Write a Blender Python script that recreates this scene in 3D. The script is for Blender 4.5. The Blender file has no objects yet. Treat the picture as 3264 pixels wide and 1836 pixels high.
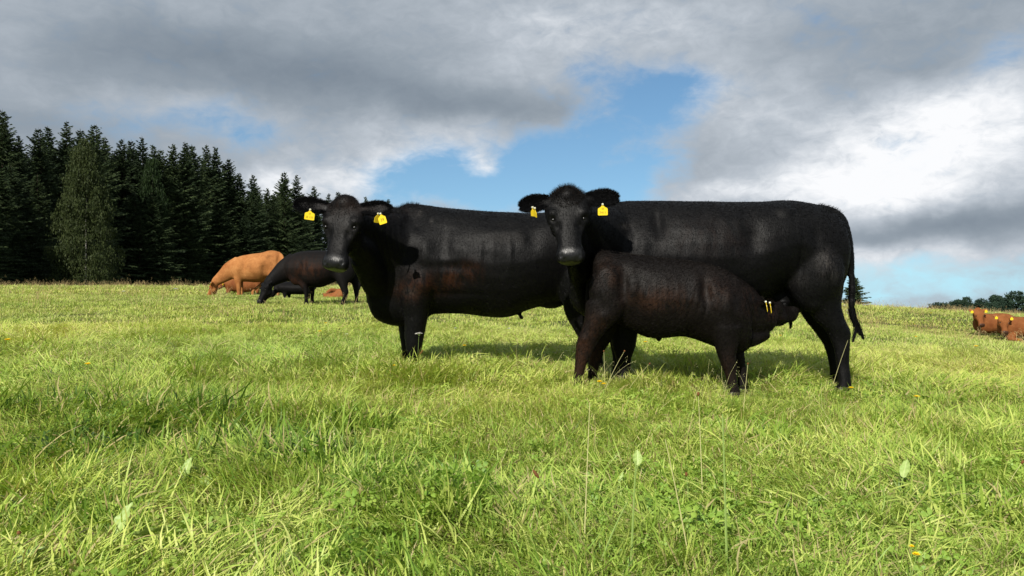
import bpy, math, random
import numpy as np
from mathutils import Vector, Matrix, Euler

R = math.radians
rng = np.random.default_rng(7)
random.seed(7)
scene = bpy.context.scene
COL = scene.collection

# ------------------------------------------------------------------ camera
FPX = 2560.0                 # focal length in pixels of the 3264 px wide photograph
CZ = 0.80                    # eye height above the grass roots
HORIZON = 860.0
PITCH = math.atan((918 - HORIZON) / FPX)
cam_data = bpy.data.cameras.new("camera")
cam_data.sensor_width = 36.0
cam_data.lens = 36.0 * FPX / 3264.0
cam_data.clip_start = 0.05
cam_data.clip_end = 6000.0
cam = bpy.data.objects.new("camera", cam_data)
COL.objects.link(cam)
cam.location = (0, 0, CZ)
cam.rotation_euler = (math.pi / 2 - PITCH, 0, 0)
scene.camera = cam

# ------------------------------------------------------------------ light and exposure
SUN_ELEV, SUN_AZ = 38.0, 21.0      # light travels away from the camera and SUN_AZ degrees to the right
travel = Vector((math.sin(R(SUN_AZ)) * math.cos(R(SUN_ELEV)), math.cos(R(SUN_AZ)) * math.cos(R(SUN_ELEV)), -math.sin(R(SUN_ELEV))))
sun_data = bpy.data.lights.new("sun", 'SUN')
sun_data.energy = 5.0
sun_data.angle = R(0.53)
sun_data.color = (1.0, 0.95, 0.86)
sun = bpy.data.objects.new("sun", sun_data)
sun.rotation_euler = travel.to_track_quat('-Z', 'Y').to_euler()
sun.location = (-6, -10, 12)
COL.objects.link(sun)
scene.view_settings.view_transform = 'Standard'
scene.view_settings.look = 'None'
scene.view_settings.exposure = 0.25
scene.view_settings.gamma = 1.0
scene.view_settings.use_curve_mapping = False
scene.cycles.max_bounces = 6
scene.cycles.diffuse_bounces = 3
scene.cycles.transmission_bounces = 3
scene.cycles.transparent_max_bounces = 4

# ------------------------------------------------------------------ node helper
class NT:
    def __init__(self, tree):
        self.t = tree
        self.n = tree.nodes
        self.l = tree.links
    def new(self, kind, **kw):
        nd = self.n.new(kind)
        for k, v in kw.items():
            setattr(nd, k, v)
        return nd
    def put(self, sock, v):
        if isinstance(v, bpy.types.NodeSocket):
            self.l.new(v, sock)
        elif v is not None:
            sock.default_value = v
    def m(self, op, a, b=None, c=None, clamp=False):
        nd = self.new('ShaderNodeMath', operation=op)
        nd.use_clamp = clamp
        self.put(nd.inputs[0], a)
        if b is not None: self.put(nd.inputs[1], b)
        if c is not None: self.put(nd.inputs[2], c)
        return nd.outputs[0]
    def noise(self, vec, scale, detail=4, rough=.55, dist=0.0, dim='3D', lac=2.0):
        nd = self.new('ShaderNodeTexNoise')
        nd.noise_dimensions = dim
        if vec is not None: self.put(nd.inputs['Vector'], vec)
        nd.inputs['Scale'].default_value = scale
        nd.inputs['Detail'].default_value = detail
        nd.inputs['Roughness'].default_value = rough
        nd.inputs['Lacunarity'].default_value = lac
        nd.inputs['Distortion'].default_value = dist
        return nd.outputs['Fac']
    def mix(self, f, a, b, mode='MIX'):
        nd = self.new('ShaderNodeMix', data_type='RGBA', blend_type=mode)
        self.put(nd.inputs[0], f)
        self.put(nd.inputs[6], a)
        self.put(nd.inputs[7], b)
        return nd.outputs[2]
    def ramp(self, f, stops, interp='LINEAR'):
        nd = self.new('ShaderNodeValToRGB')
        cr = nd.color_ramp
        cr.interpolation = interp
        while len(cr.elements) < len(stops): cr.elements.new(.5)
        for e, (p, c) in zip(cr.elements, stops):
            e.position = p
            e.color = (*c, 1) if len(c) == 3 else c
        self.put(nd.inputs[0], f)
        return nd.outputs[0]
    def map(self, vec, scale=(1, 1, 1), loc=(0, 0, 0), rot=(0, 0, 0)):
        nd = self.new('ShaderNodeMapping')
        self.put(nd.inputs['Vector'], vec)
        nd.inputs['Scale'].default_value = scale
        nd.inputs['Location'].default_value = loc
        nd.inputs['Rotation'].default_value = rot
        return nd.outputs[0]
    def range(self, v, a, b, c=0.0, d=1.0, smooth=True):
        nd = self.new('ShaderNodeMapRange')
        if smooth: nd.interpolation_type = 'SMOOTHSTEP'
        self.put(nd.inputs[0], v)
        for i, q in enumerate((a, b, c, d)):
            nd.inputs[i + 1].default_value = q
        return nd.outputs[0]

# ------------------------------------------------------------------ sky: Nishita blue behind a broken cloud layer
world = bpy.data.worlds.new("World")
scene.world = world
world.use_nodes = True
W = NT(world.node_tree)
W.n.clear()
sky = W.new('ShaderNodeTexSky')
sky.sky_type = 'NISHITA'
sky.sun_disc = False
sky.sun_elevation = R(SUN_ELEV)
sky.sun_rotation = math.atan2(-travel.x, -travel.y)
sky.altitude = 400
sky.air_density = 1.0
sky.dust_density = 0.2
sky.ozone_density = 1.0
SKY_STRENGTH = 0.084
tc = W.new('ShaderNodeTexCoord')
hs = W.new('ShaderNodeSeparateXYZ'); W.put(hs.inputs[0], tc.outputs['Generated'])
hc = W.new('ShaderNodeCombineXYZ')      # the hill falls away: below the level line the sky goes on as at the horizon
W.put(hc.inputs[0], hs.outputs[0]); W.put(hc.inputs[1], hs.outputs[1]); W.put(hc.inputs[2], W.m('ADD', W.m('MULTIPLY', W.m('MAXIMUM', hs.outputs[2], 0.0), .85), .085))
W.put(sky.inputs[0], hc.outputs[0]) if len(sky.inputs) else None
D = tc.outputs['Generated']
sep = W.new('ShaderNodeSeparateXYZ')
W.put(sep.inputs[0], D)
az = W.m('ARCTAN2', sep.outputs[0], sep.outputs[1])
el = W.m('ARCSINE', sep.outputs[2])
# warped angular coordinates in degrees
cvec = W.new('ShaderNodeCombineXYZ')
W.put(cvec.inputs[0], W.m('MULTIPLY', az, 57.2958))
W.put(cvec.inputs[1], W.m('MULTIPLY', el, 57.2958))
A0 = cvec.outputs[0]
wn = W.new('ShaderNodeTexNoise'); W.put(wn.inputs['Vector'], A0)
wn.inputs['Scale'].default_value = 0.11; wn.inputs['Detail'].default_value = 5; wn.inputs['Roughness'].default_value = .55
sub = W.new('ShaderNodeVectorMath', operation='SUBTRACT'); W.put(sub.inputs[0], wn.outputs['Color']); sub.inputs[1].default_value = (.5, .5, .5)
mul = W.new('ShaderNodeVectorMath', operation='MULTIPLY'); W.put(mul.inputs[0], sub.outputs[0]); mul.inputs[1].default_value = (7, 5, 0)
add = W.new('ShaderNodeVectorMath', operation='ADD'); W.put(add.inputs[0], A0); W.put(add.inputs[1], mul.outputs[0])
s2 = W.new('ShaderNodeSeparateXYZ'); W.put(s2.inputs[0], add.outputs[0])
AX, AY = s2.outputs[0], s2.outputs[1]

def pang(px, py):
    a = (px - 1632) / FPX
    b = -(py - 918) / FPX
    f = Vector((0, math.cos(PITCH), -math.sin(PITCH))); u = Vector((0, math.sin(PITCH), math.cos(PITCH)))
    d = (f + a * Vector((1, 0, 0)) + b * u).normalized()
    return math.degrees(math.atan2(d.x, d.y)), math.degrees(math.asin(d.z))

def blob(px, py, rx, ry, amp, rot=0.0, sharp=1.0):
    """soft elliptical patch of the cloud field: centre and radii given in degrees through pang()"""
    cx, cy = pang(px, py)
    k = 57.2958 / FPX
    rx *= k; ry *= k
    dx = W.m('SUBTRACT', AX, cx); dy = W.m('SUBTRACT', AY, cy)
    if rot:
        c, s = math.cos(R(rot)), math.sin(R(rot))
        ex = W.m('ADD', W.m('MULTIPLY', dx, c), W.m('MULTIPLY', dy, s))
        ey = W.m('SUBTRACT', W.m('MULTIPLY', dy, c), W.m('MULTIPLY', dx, s))
        dx, dy = ex, ey
    q = W.m('ADD', W.m('POWER', W.m('ABSOLUTE', W.m('DIVIDE', dx, rx)), 2 * sharp), W.m('POWER', W.m('ABSOLUTE', W.m('DIVIDE', dy, ry)), 2 * sharp))
    return W.m('MULTIPLY', W.m('EXPONENT', W.m('MULTIPLY', q, -1.0)), amp)

def total(vals):
    t = vals[0]
    for v in vals[1:]:
        t = W.m('ADD', t, v)
    return t

vA = W.map(A0, scale=(.11, .22, 1))
fb = W.noise(vA, 1.0, 8, .56, dist=.3)
vB = W.map(A0, scale=(.26, .5, 1), loc=(3.1, 7.7, 0), rot=(0, 0, R(-16)))
fb2 = W.noise(vB, 1.0, 7, .58, dist=.4)
fb3 = W.noise(W.map(A0, scale=(.75, 1.3, 1), loc=(9.1, 2.7, 0), rot=(0, 0, R(-12))), 1.0, 6, .62, dist=.7)
big = W.noise(W.map(D, scale=(1, 1, 1), loc=(.3, .9, .2)), 2.2, 4, .5)
holes = total([
    blob(2130, 290, 210, 85, .95), blob(2020, 400, 270, 110, .90), blob(1720, 530, 320, 75, 1.0),
    blob(1450, 600, 280, 80, .95), blob(1900, 590, 260, 90, 1.05), blob(1850, 215, 120, 60, .55), blob(1330, 520, 120, 90, .35),
    blob(700, 420, 220, 60, .66), blob(400, 400, 160, 50, .30), blob(2950, 880, 560, 85, .80), blob(3230, 180, 130, 50, .35, 20), blob(2850, 960, 600, 60, .35),
    blob(3200, 270, 120, 60, .15)])
lumps = total([blob(1525, 528, 80, 42, -.75, 15), blob(1930, 545, 120, 60, -.35, 35), blob(2230, 470, 110, 90, -.45), blob(1240, 500, 130, 60, -.4), blob(1560, 330, 240, 50, -.9, -6), blob(2420, 520, 230, 70, -.65, 18), blob(1950, 540, 110, 50, -.40, 30), blob(2340, 330, 150, 70, -.45),
               blob(2640, 760, 330, 60, -.45), blob(3100, 930, 120, 20, -.4, 8), blob(1700, 190, 160, 40, -.3)])
edge = W.m('ADD', W.m('MULTIPLY', W.m('SUBTRACT', fb3, .5), .55), W.m('ADD', W.m('MULTIPLY', W.m('SUBTRACT', fb, .5), 1.0), W.m('MULTIPLY', W.m('SUBTRACT', fb2, .5), 1.15)))
cov_raw = W.m('SUBTRACT', W.m('ADD', .92, edge), W.m('ADD', holes, lumps))
cov = W.range(cov_raw, -.12, .88)
tone = total([
    blob(960, 250, 560, 90, -.17, -4), blob(1500, 345, 330, 45, -.10, -3), blob(500, 190, 420, 100, -.08), blob(2760, 110, 560, 90, -.06), blob(3050, 240, 300, 60, -.10),
    blob(3060, 690, 420, 38, -.19, 5), blob(2420, 370, 260, 110, .12), blob(2330, 250, 220, 70, .08), blob(180, 380, 420, 60, -.10), blob(1450, 240, 200, 50, .07),
    blob(2950, 430, 330, 110, .30, 14), blob(2960, 545, 300, 75, .40, 10), blob(2430, 600, 360, 50, .24, 12), blob(2780, 480, 260, 80, .12, 25), blob(3200, 360, 140, 120, .15),
    blob(1200, 570, 300, 80, .30), blob(880, 600, 120, 50, .3), blob(2080, 110, 330, 90, .12), blob(1720, 130, 160, 100, .10), blob(1530, 528, 110, 50, .22), blob(2700, 800, 240, 44, .30), blob(3180, 790, 300, 30, .12),
    blob(560, 360, 300, 50, .12), blob(1300, 440, 260, 60, .12), blob(1900, 40, 480, 60, .08), blob(2860, 610, 300, 30, .16), blob(60, 120, 160, 140, .05)])
detail = W.m('ADD', W.m('MULTIPLY', W.m('SUBTRACT', fb3, .5), .42), W.m('ADD', W.m('MULTIPLY', W.m('SUBTRACT', fb2, .5), .65), W.m('MULTIPLY', W.m('SUBTRACT', fb, .5), .30)))
tone = W.m('ADD', tone, W.m('MULTIPLY', detail, W.m('ADD', .24, W.m('MULTIPLY', tone, 2.2, clamp=True))))
tone = W.m('ADD', tone, W.m('MULTIPLY', W.m('SUBTRACT', 1.0, cov), .16))
tone = W.m('ADD', tone, W.m('ADD', .485, W.m('MULTIPLY', W.m('SUBTRACT', big, .5), .10)))
ccol = W.ramp(tone, [(0.0, (.15, .185, .225)), (.22, (.195, .240, .295)), (.42, (.30, .35, .405)), (.62, (.51, .56, .62)), (.85, (.82, .85, .89)), (1.0, (.97, .98, 1.0))])
cscale = W.new('ShaderNodeVectorMath', operation='SCALE')
W.put(cscale.inputs[0], ccol); cscale.inputs['Scale'].default_value = 0.84 / SKY_STRENGTH
skc = W.mix(1.0, sky.outputs[0], (.76, .98, 1.06, 1), 'MULTIPLY')
mixed = W.mix(cov, skc, cscale.outputs[0])
bg = W.new('ShaderNodeBackground'); W.put(bg.inputs[0], mixed); bg.inputs[1].default_value = SKY_STRENGTH
wo = W.new('ShaderNodeOutputWorld'); W.l.new(bg.outputs[0], wo.inputs[0])

# ------------------------------------------------------------------ general helpers
CAMF = np.array([0, math.cos(PITCH), -math.sin(PITCH)]); CAMU = np.array([0, math.sin(PITCH), math.cos(PITCH)])
def P(px, py, d):
    """the point at distance d (metres north of the camera) that lies on the line of sight through a photo pixel"""
    v = CAMF + (px - 1632) / FPX * np.array([1.0, 0, 0]) - (py - 918) / FPX * CAMU
    return v * (d / v[1]) + np.array([0, 0, CZ])

HOLLOWS = [(-2.40, 4.45, .50, .20, .22), (-1.60, 4.30, .28, .14, .16), (-1.72, 3.50, .36, .19, .24), (-1.12, 3.62, .20, .15, .16), (-.90, 3.34, .20, .15, .16), (.30, 3.95, .25, .10, .07),
           (1.62, 2.88, .26, .10, .13), (2.6, 3.3, .3, .12, .08), (-.2, 2.75, .22, .09, .08), (-1.95, 2.45, .3, .10, .12), (.75, 2.6, .25, .07, .07), (-.75, 4.1, .2, .07, .08), (1.2, 4.0, .3, .08, .07), (2.2, 4.6, .4, .1, .07), (-3.2, 5.2, .5, .12, .08)]
def bumps(x, y):
    return (.018 * np.sin(1.9 * x + .7 * np.sin(1.3 * y)) * np.sin(1.6 * y + 1.1 * np.sin(.9 * x + 2)) + .012 * np.sin(4.3 * x + 1.3 + 1.5 * np.sin(2.1 * y)) * np.sin(3.9 * y + .4))
def H(x, y):
    x = np.asarray(x, float); y = np.asarray(y, float)
    f = .5 * ((x - 1) + np.sqrt((x - 1) ** 2 + 9)) - 1.081
    z = -.056 * f - .02 * np.clip(f, 0, 3.0)
    t = np.clip(y - 28, 0, 20)
    z = z - .001 * t * t - .04 * np.clip(y - 48, 0, 4000)
    z = z - .42 * np.exp(-((x - 13.0) / 5.5) ** 2 - ((y - 20.5) / 6.5) ** 2)
    for hx, hy, rx, ry, dp in HOLLOWS:
        z = z - dp * np.exp(-((x - hx) / rx) ** 2 - ((y - hy) / ry) ** 2)
    return z + bumps(x, y) * np.clip(1.3 - y / 60, 0, 1)

def chain_loc(o):
    v = np.zeros(3)
    while o is not None:
        v += np.array(o.location); o = o.parent
    return v

def mesh_obj(name, verts, faces, mat=None, parent=None, smooth=False, link=True):
    me = bpy.data.meshes.new(name)
    verts = np.asarray(verts, float)
    if parent is not None: verts = verts - chain_loc(parent)      # shapes are given in world metres; store them in the parent's frame
    verts = verts.astype(np.float32)
    if isinstance(faces, np.ndarray):
        nf, k = faces.shape
        me.vertices.add(len(verts)); me.vertices.foreach_set('co', verts.ravel())
        me.loops.add(nf * k); me.loops.foreach_set('vertex_index', faces.ravel().astype(np.int32))
        me.polygons.add(nf)
        me.polygons.foreach_set('loop_start', np.arange(0, nf * k, k, dtype=np.int32))
        me.polygons.foreach_set('loop_total', np.full(nf, k, np.int32))
        me.update(calc_edges=True)
    else:
        me.from_pydata([tuple(map(float, v)) for v in verts], [], faces)
        me.update()
    if mat is not None: me.materials.append(mat)
    if smooth:
        me.polygons.foreach_set('use_smooth', np.ones(len(me.polygons), bool))
    o = bpy.data.objects.new(name, me)
    if link: COL.objects.link(o)
    if parent is not None: o.parent = parent
    return o

def empty(name, loc, label, cat, group=None):
    o = bpy.data.objects.new(name, None)
    o.empty_display_size = .2
    COL.objects.link(o)
    o.location = loc
    tag(o, label, cat, group)
    return o
def tag(o, label=None, cat=None, group=None, kind=None):
    if label: o['label'] = label
    if cat: o['category'] = cat
    if group: o['group'] = group
    if kind: o['kind'] = kind
    return o

def mat(name, base=(.5, .5, .5), rough=.6, spec=.5, build=None):
    m = bpy.data.materials.new(name)
    m.use_nodes = True
    T = NT(m.node_tree)
    b = T.n['Principled BSDF']
    b.inputs['Base Color'].default_value = (*base, 1)
    b.inputs['Roughness'].default_value = rough
    b.inputs['Specular IOR Level'].default_value = spec
    if build: build(T, b)
    return m

def bump(T, b, h, strength=.5, dist=.01):
    nd = T.new('ShaderNodeBump')
    nd.inputs['Strength'].default_value = strength
    nd.inputs['Distance'].default_value = dist
    T.put(nd.inputs['Height'], h)
    T.l.new(nd.outputs[0], b.inputs['Normal'])
# ------------------------------------------------------------------ ground sheet
def m_ground(T, b):
    g = T.new('ShaderNodeNewGeometry').outputs['Position']
    n = T.noise(g, 9.0, 6, .65)
    n2 = T.noise(g, .35, 3, .5)
    c = T.ramp(n, [(.30, (.020, .022, .008)), (.5, (.055, .065, .018)), (.68, (.12, .125, .045))])
    c2 = T.mix(T.range(n2, .35, .65), c, (.09, .11, .03, 1))
    T.put(b.inputs['Base Color'], c2)
    bump(T, b, n, .8, .03)
M_ground = mat("earth_and_thatch", rough=.95, spec=.1, build=m_ground)
ys = np.concatenate([np.arange(-30, 0, 2.0), np.arange(0, 1.5, .15), np.arange(1.5, 6.2, .06), np.arange(6.2, 12, .12), np.arange(12, 30, .4), np.arange(30, 80, 1.2), np.geomspace(80, 2600, 40)])
xs_ = np.concatenate([np.arange(0, 4, .07), np.arange(4, 8, .14), np.arange(8, 24, .5), np.arange(24, 90, 2.0), np.geomspace(90, 2500, 26)])
xs = np.concatenate([-xs_[:0:-1], xs_])
GX, GY = np.meshgrid(xs, ys)
gv = np.stack([GX, GY, H(GX, GY)], -1).reshape(-1, 3)
nx, ny = len(xs), len(ys)
ii = (np.arange(ny - 1)[:, None] * nx + np.arange(nx - 1)[None, :]).ravel()
gf = np.stack([ii, ii + 1, ii + nx + 1, ii + nx], -1)
ground = mesh_obj("ground", gv, gf, M_ground, smooth=True)
tag(ground, "gently sloping pasture soil under the grass", kind='structure')

# ------------------------------------------------------------------ grass: blade tufts scattered over the pasture
def blade_mat(name, cols, rough=.48, transl=.33):
    m = bpy.data.materials.new(name); m.use_nodes = True
    T = NT(m.node_tree); T.n.clear()
    at = T.new('ShaderNodeAttribute', attribute_name='tint', attribute_type='INSTANCER')
    bl = T.new('ShaderNodeAttribute', attribute_name='blade', attribute_type='GEOMETRY')
    s = T.new('ShaderNodeSeparateXYZ'); T.put(s.inputs[0], bl.outputs['Vector'])
    ts = T.new('ShaderNodeSeparateXYZ'); T.put(ts.inputs[0], at.outputs['Vector'])
    rnd, along, dry = s.outputs[0], s.outputs[1], s.outputs[2]
    base = T.ramp(T.m('ADD', T.m('MULTIPLY', rnd, .55), T.m('MULTIPLY', ts.outputs[0], .5)), cols)
    straw = T.ramp(rnd, [(0, (.36, .32, .13)), (.5, (.46, .41, .20)), (1, (.36, .30, .13))])
    isdry = T.m('GREATER_THAN', T.m('ADD', dry, T.m('MULTIPLY', ts.outputs[1], .5)), .93)
    c = T.mix(isdry, base, straw)
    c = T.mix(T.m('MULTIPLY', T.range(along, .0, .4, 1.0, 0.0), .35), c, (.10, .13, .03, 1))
    c = T.mix(T.m('MULTIPLY', ts.outputs[2], .5), c, T.mix(1.0, c, (1.35, 1.12, .95, 1), 'MULTIPLY'))
    d = T.new('ShaderNodeBsdfPrincipled'); T.put(d.inputs['Base Color'], c); d.inputs['Roughness'].default_value = rough
    d.inputs['Specular IOR Level'].default_value = .35
    tr = T.new('ShaderNodeBsdfTranslucent'); T.put(tr.inputs[0], T.mix(1.0, c, (1.05, 1.1, .55, 1), 'MULTIPLY'))
    mx = T.new('ShaderNodeMixShader'); mx.inputs[0].default_value = transl
    T.l.new(d.outputs[0], mx.inputs[1]); T.l.new(tr.outputs[0], mx.inputs[2])
    o = T.new('ShaderNodeOutputMaterial'); T.l.new(mx.outputs[0], o.inputs[0])
    return m
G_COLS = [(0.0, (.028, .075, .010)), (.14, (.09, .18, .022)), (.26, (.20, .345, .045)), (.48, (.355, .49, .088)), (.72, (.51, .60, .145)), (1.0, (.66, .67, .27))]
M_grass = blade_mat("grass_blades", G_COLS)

def tuft(name, n, rad, h0, h1, w0, w1, lean, bend, segs=4, dirbias=None, dryfrac=.06, seed=0, clump=True, material=None):
    r = np.random.default_rng(seed)
    a = r.uniform(0, 2 * np.pi, n); q = rad * np.sqrt(r.uniform(0, 1, n))
    bx, by = q * np.cos(a), q * np.sin(a)
    hgt = r.uniform(h0, h1, n) * (1.15 - .35 * q / rad if clump else 1)
    wid = r.uniform(w0, w1, n)
    if dirbias is None: da = a + r.normal(0, .9, n)
    else: da = dirbias + r.normal(0, .75, n)
    ln = np.abs(r.normal(lean, lean * .5, n)); bd = np.abs(r.normal(bend, bend * .5, n))
    face = da + np.pi / 2 + r.normal(0, .5, n)
    V = []; AT = []
    dry = (r.uniform(0, 1, n) < dryfrac) * 1.0 + r.uniform(0, .55, n) * 0.9
    rnd = r.uniform(0, 1, n)
    # integrate the blade's path
    px, py, pz = bx.copy(), by.copy(), np.full(n, -.015)
    ang = ln.copy()
    pts = [(px.copy(), py.copy(), pz.copy())]
    step = hgt / segs
    for s in range(segs):
        px = px + np.cos(da) * np.sin(ang) * step; py = py + np.sin(da) * np.sin(ang) * step
        pz = np.maximum(pz + np.cos(ang) * step, .006)
        ang = np.minimum(ang + bd / segs * (1 + .8 * s / segs), 2.2)
        pts.append((px.copy(), py.copy(), pz.copy()))
    prof = np.array([.8, 1.0, .9, .62, 0.0]) if segs == 4 else np.linspace(1, 0, segs + 1) ** .6
    for s in range(segs + 1):
        w = wid * prof[s] * .5
        for sg in (-1, 1):
            if s == segs and sg == 1: continue
            V.append(np.stack([pts[s][0] + sg * w * np.cos(face), pts[s][1] + sg * w * np.sin(face), pts[s][2]], -1))
            AT.append(np.stack([rnd, np.full(n, s / segs), dry], -1))
    V = np.stack(V, 1); AT = np.stack(AT, 1)
    nv = V.shape[1]
    faces = []
    for s in range(segs - 1):
        faces += [(2 * s, 2 * s + 1, 2 * s + 3), (2 * s, 2 * s + 3, 2 * s + 2)]
    faces.append((2 * segs - 2, 2 * segs - 1, 2 * segs))
    F = (np.array(faces)[None] + (np.arange(n) * nv)[:, None, None]).reshape(-1, 3)
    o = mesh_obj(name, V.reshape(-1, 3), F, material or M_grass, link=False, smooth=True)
    a_ = o.data.attributes.new('blade', 'FLOAT_VECTOR', 'POINT'); a_.data.foreach_set('vector', AT.reshape(-1, 3).astype(np.float32).ravel())
    return o

def scatter_group(coll):
    ng = bpy.data.node_groups.new("scatter_" + coll.name, 'GeometryNodeTree')
    ng.interface.new_socket('Geometry', in_out='INPUT', socket_type='NodeSocketGeometry')
    ng.interface.new_socket('Geometry', in_out='OUTPUT', socket_type='NodeSocketGeometry')
    N, L = ng.nodes, ng.links
    gi, go = N.new('NodeGroupInput'), N.new('NodeGroupOutput')
    ci = N.new('GeometryNodeCollectionInfo'); ci.inputs['Collection'].default_value = coll
    ci.inputs['Separate Children'].default_value = True; ci.inputs['Reset Children'].default_value = True
    ip = N.new('GeometryNodeInstanceOnPoints'); ip.inputs['Pick Instance'].default_value = True
    def na(n, t):
        a = N.new('GeometryNodeInputNamedAttribute'); a.data_type = t; a.inputs['Name'].default_value = n
        return a.outputs[0]
    L.new(gi.outputs[0], ip.inputs['Points']); L.new(ci.outputs[0], ip.inputs['Instance'])
    L.new(na('variant', 'INT'), ip.inputs['Instance Index'])
    L.new(na('rot', 'FLOAT_VECTOR'), ip.inputs['Rotation']); L.new(na('scl', 'FLOAT_VECTOR'), ip.inputs['Scale'])
    L.new(ip.outputs[0], go.inputs[0])
    return ng

def scatter(name, coll, pts, rot, scl, var, tint, label):
    me = bpy.data.meshes.new(name)
    me.vertices.add(len(pts)); me.vertices.foreach_set('co', pts.astype(np.float32).ravel())
    for n, t, f, v in (('rot', 'FLOAT_VECTOR', 'vector', rot), ('scl', 'FLOAT_VECTOR', 'vector', scl), ('tint', 'FLOAT_VECTOR', 'vector', tint), ('variant', 'INT', 'value', var)):
        a = me.attributes.new(n, t, 'POINT')
        a.data.foreach_set(f, (v.astype(np.int32) if t == 'INT' else v.astype(np.float32)).ravel())
    o = bpy.data.objects.new(name, me); COL.objects.link(o)
    md = o.modifiers.new('scatter', 'NODES'); md.node_group = scatter_group(coll)
    tag(o, label, 'grass', kind='stuff')
    return o

def coll_of(name, objs):
    c = bpy.data.collections.new(name)
    for o in objs: c.objects.link(o)
    return c

def vnoise(x, y, s, seed):
    """smooth value noise"""
    r = np.random.default_rng(seed).uniform(0, 1, (256, 256))
    u, v = x * s + 300, y * s + 300
    i, j = np.floor(u).astype(int), np.floor(v).astype(int)
    fu, fv = u - i, v - j
    fu = fu * fu * (3 - 2 * fu); fv = fv * fv * (3 - 2 * fv)
    g = lambda a, b: r[a % 256, b % 256]
    return (g(i, j) * (1 - fu) + g(i + 1, j) * fu) * (1 - fv) + (g(i, j + 1) * (1 - fu) + g(i + 1, j + 1) * fu) * fv

def place(y0, y1, dens, seed, spread=.78, pad=.6):
    """random points in the wedge of pasture between two distances"""
    r = np.random.default_rng(seed)
    hw1 = spread * y1 + pad
    n = int(dens * 2 * hw1 * (y1 - y0))
    x = r.uniform(-hw1, hw1, n); y = r.uniform(y0, y1, n)
    k = np.abs(x) < spread * y + pad
    return x[k], y[k], r

def tint_for(x, y, r):
    a = .50 * vnoise(x, y, .55, 11) + .30 * vnoise(x, y, 1.7, 12) + .35 * r.uniform(0, 1, len(x)) - .05
    a = a + np.clip((y - 4) / 25, 0, .20)
    dryness = np.clip(vnoise(x, y, .8, 13) * 1.5 - .75, 0, 1) + .10 * np.clip((y - 8) / 25, 0, 1)
    warm = vnoise(x, y, .4, 14)
    return np.stack([a, dryness, warm], -1)

lush = [tuft("grass_tuft_lush", 46, .075, .045, .115, .0036, .0066, .45, 1.25, seed=s, dryfrac=.05) for s in range(4)]
flop = [tuft("grass_tuft_lodged", 60, .12, .065, .15, .0032, .0058, 1.15, .8, dirbias=0.0, seed=10 + s, clump=False, dryfrac=.10) for s in range(3)]
shrt = [tuft("grass_tuft_short", 70, .11, .018, .050, .0030, .0056, .75, .95, seed=20 + s, clump=False, dryfrac=.10) for s in range(3)]
thatch = [tuft("grass_tuft_thatch", 60, .13, .05, .12, .0028, .0050, 1.35, .35, seed=30 + s, clump=False, dryfrac=.35) for s in range(2)]
def weed(name, seed):
    r = np.random.default_rng(seed); V = []; F_ = []; A = []
    for i in range(26):
        a = r.uniform(0, 6.28); q = .10 * math.sqrt(r.uniform()); c = np.array([q * math.cos(a), q * math.sin(a), r.uniform(.02, .055)]); rr = r.uniform(.005, .010)
        tl = r.normal(0, .45, 2)
        for k in range(3):
            b = a + k * 2.094; d = np.array([math.cos(b), math.sin(b), 0]); e = np.array([-math.sin(b), math.cos(b), 0]); o = len(V)
            for u, v in ((0, 0), (.7, -.55), (1.35, -.5), (1.6, 0), (1.35, .5), (.7, .55)):
                p = c + (d * u + e * v) * rr; p[2] += tl[0] * (p[0] - c[0]) + tl[1] * (p[1] - c[1]) + .3 * abs(v) * rr; V.append(p); A.append((r.uniform(0, .35), .7, .2))
            F_.append(tuple(range(o, o + 6)))
    o = mesh_obj(name, V, F_, M_grass, link=False)
    a_ = o.data.attributes.new('blade', 'FLOAT_VECTOR', 'POINT'); a_.data.foreach_set('vector', np.array(A, np.float32).ravel())
    return o
weeds = [weed("grass_tuft_weed", 35 + i) for i in range(2)]
C_near = coll_of("near_tufts", lush + flop + shrt + thatch + weeds)      # alphabetical order inside: lodged 0-2, lush 3-6, short 7-9, thatch 10-11

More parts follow.
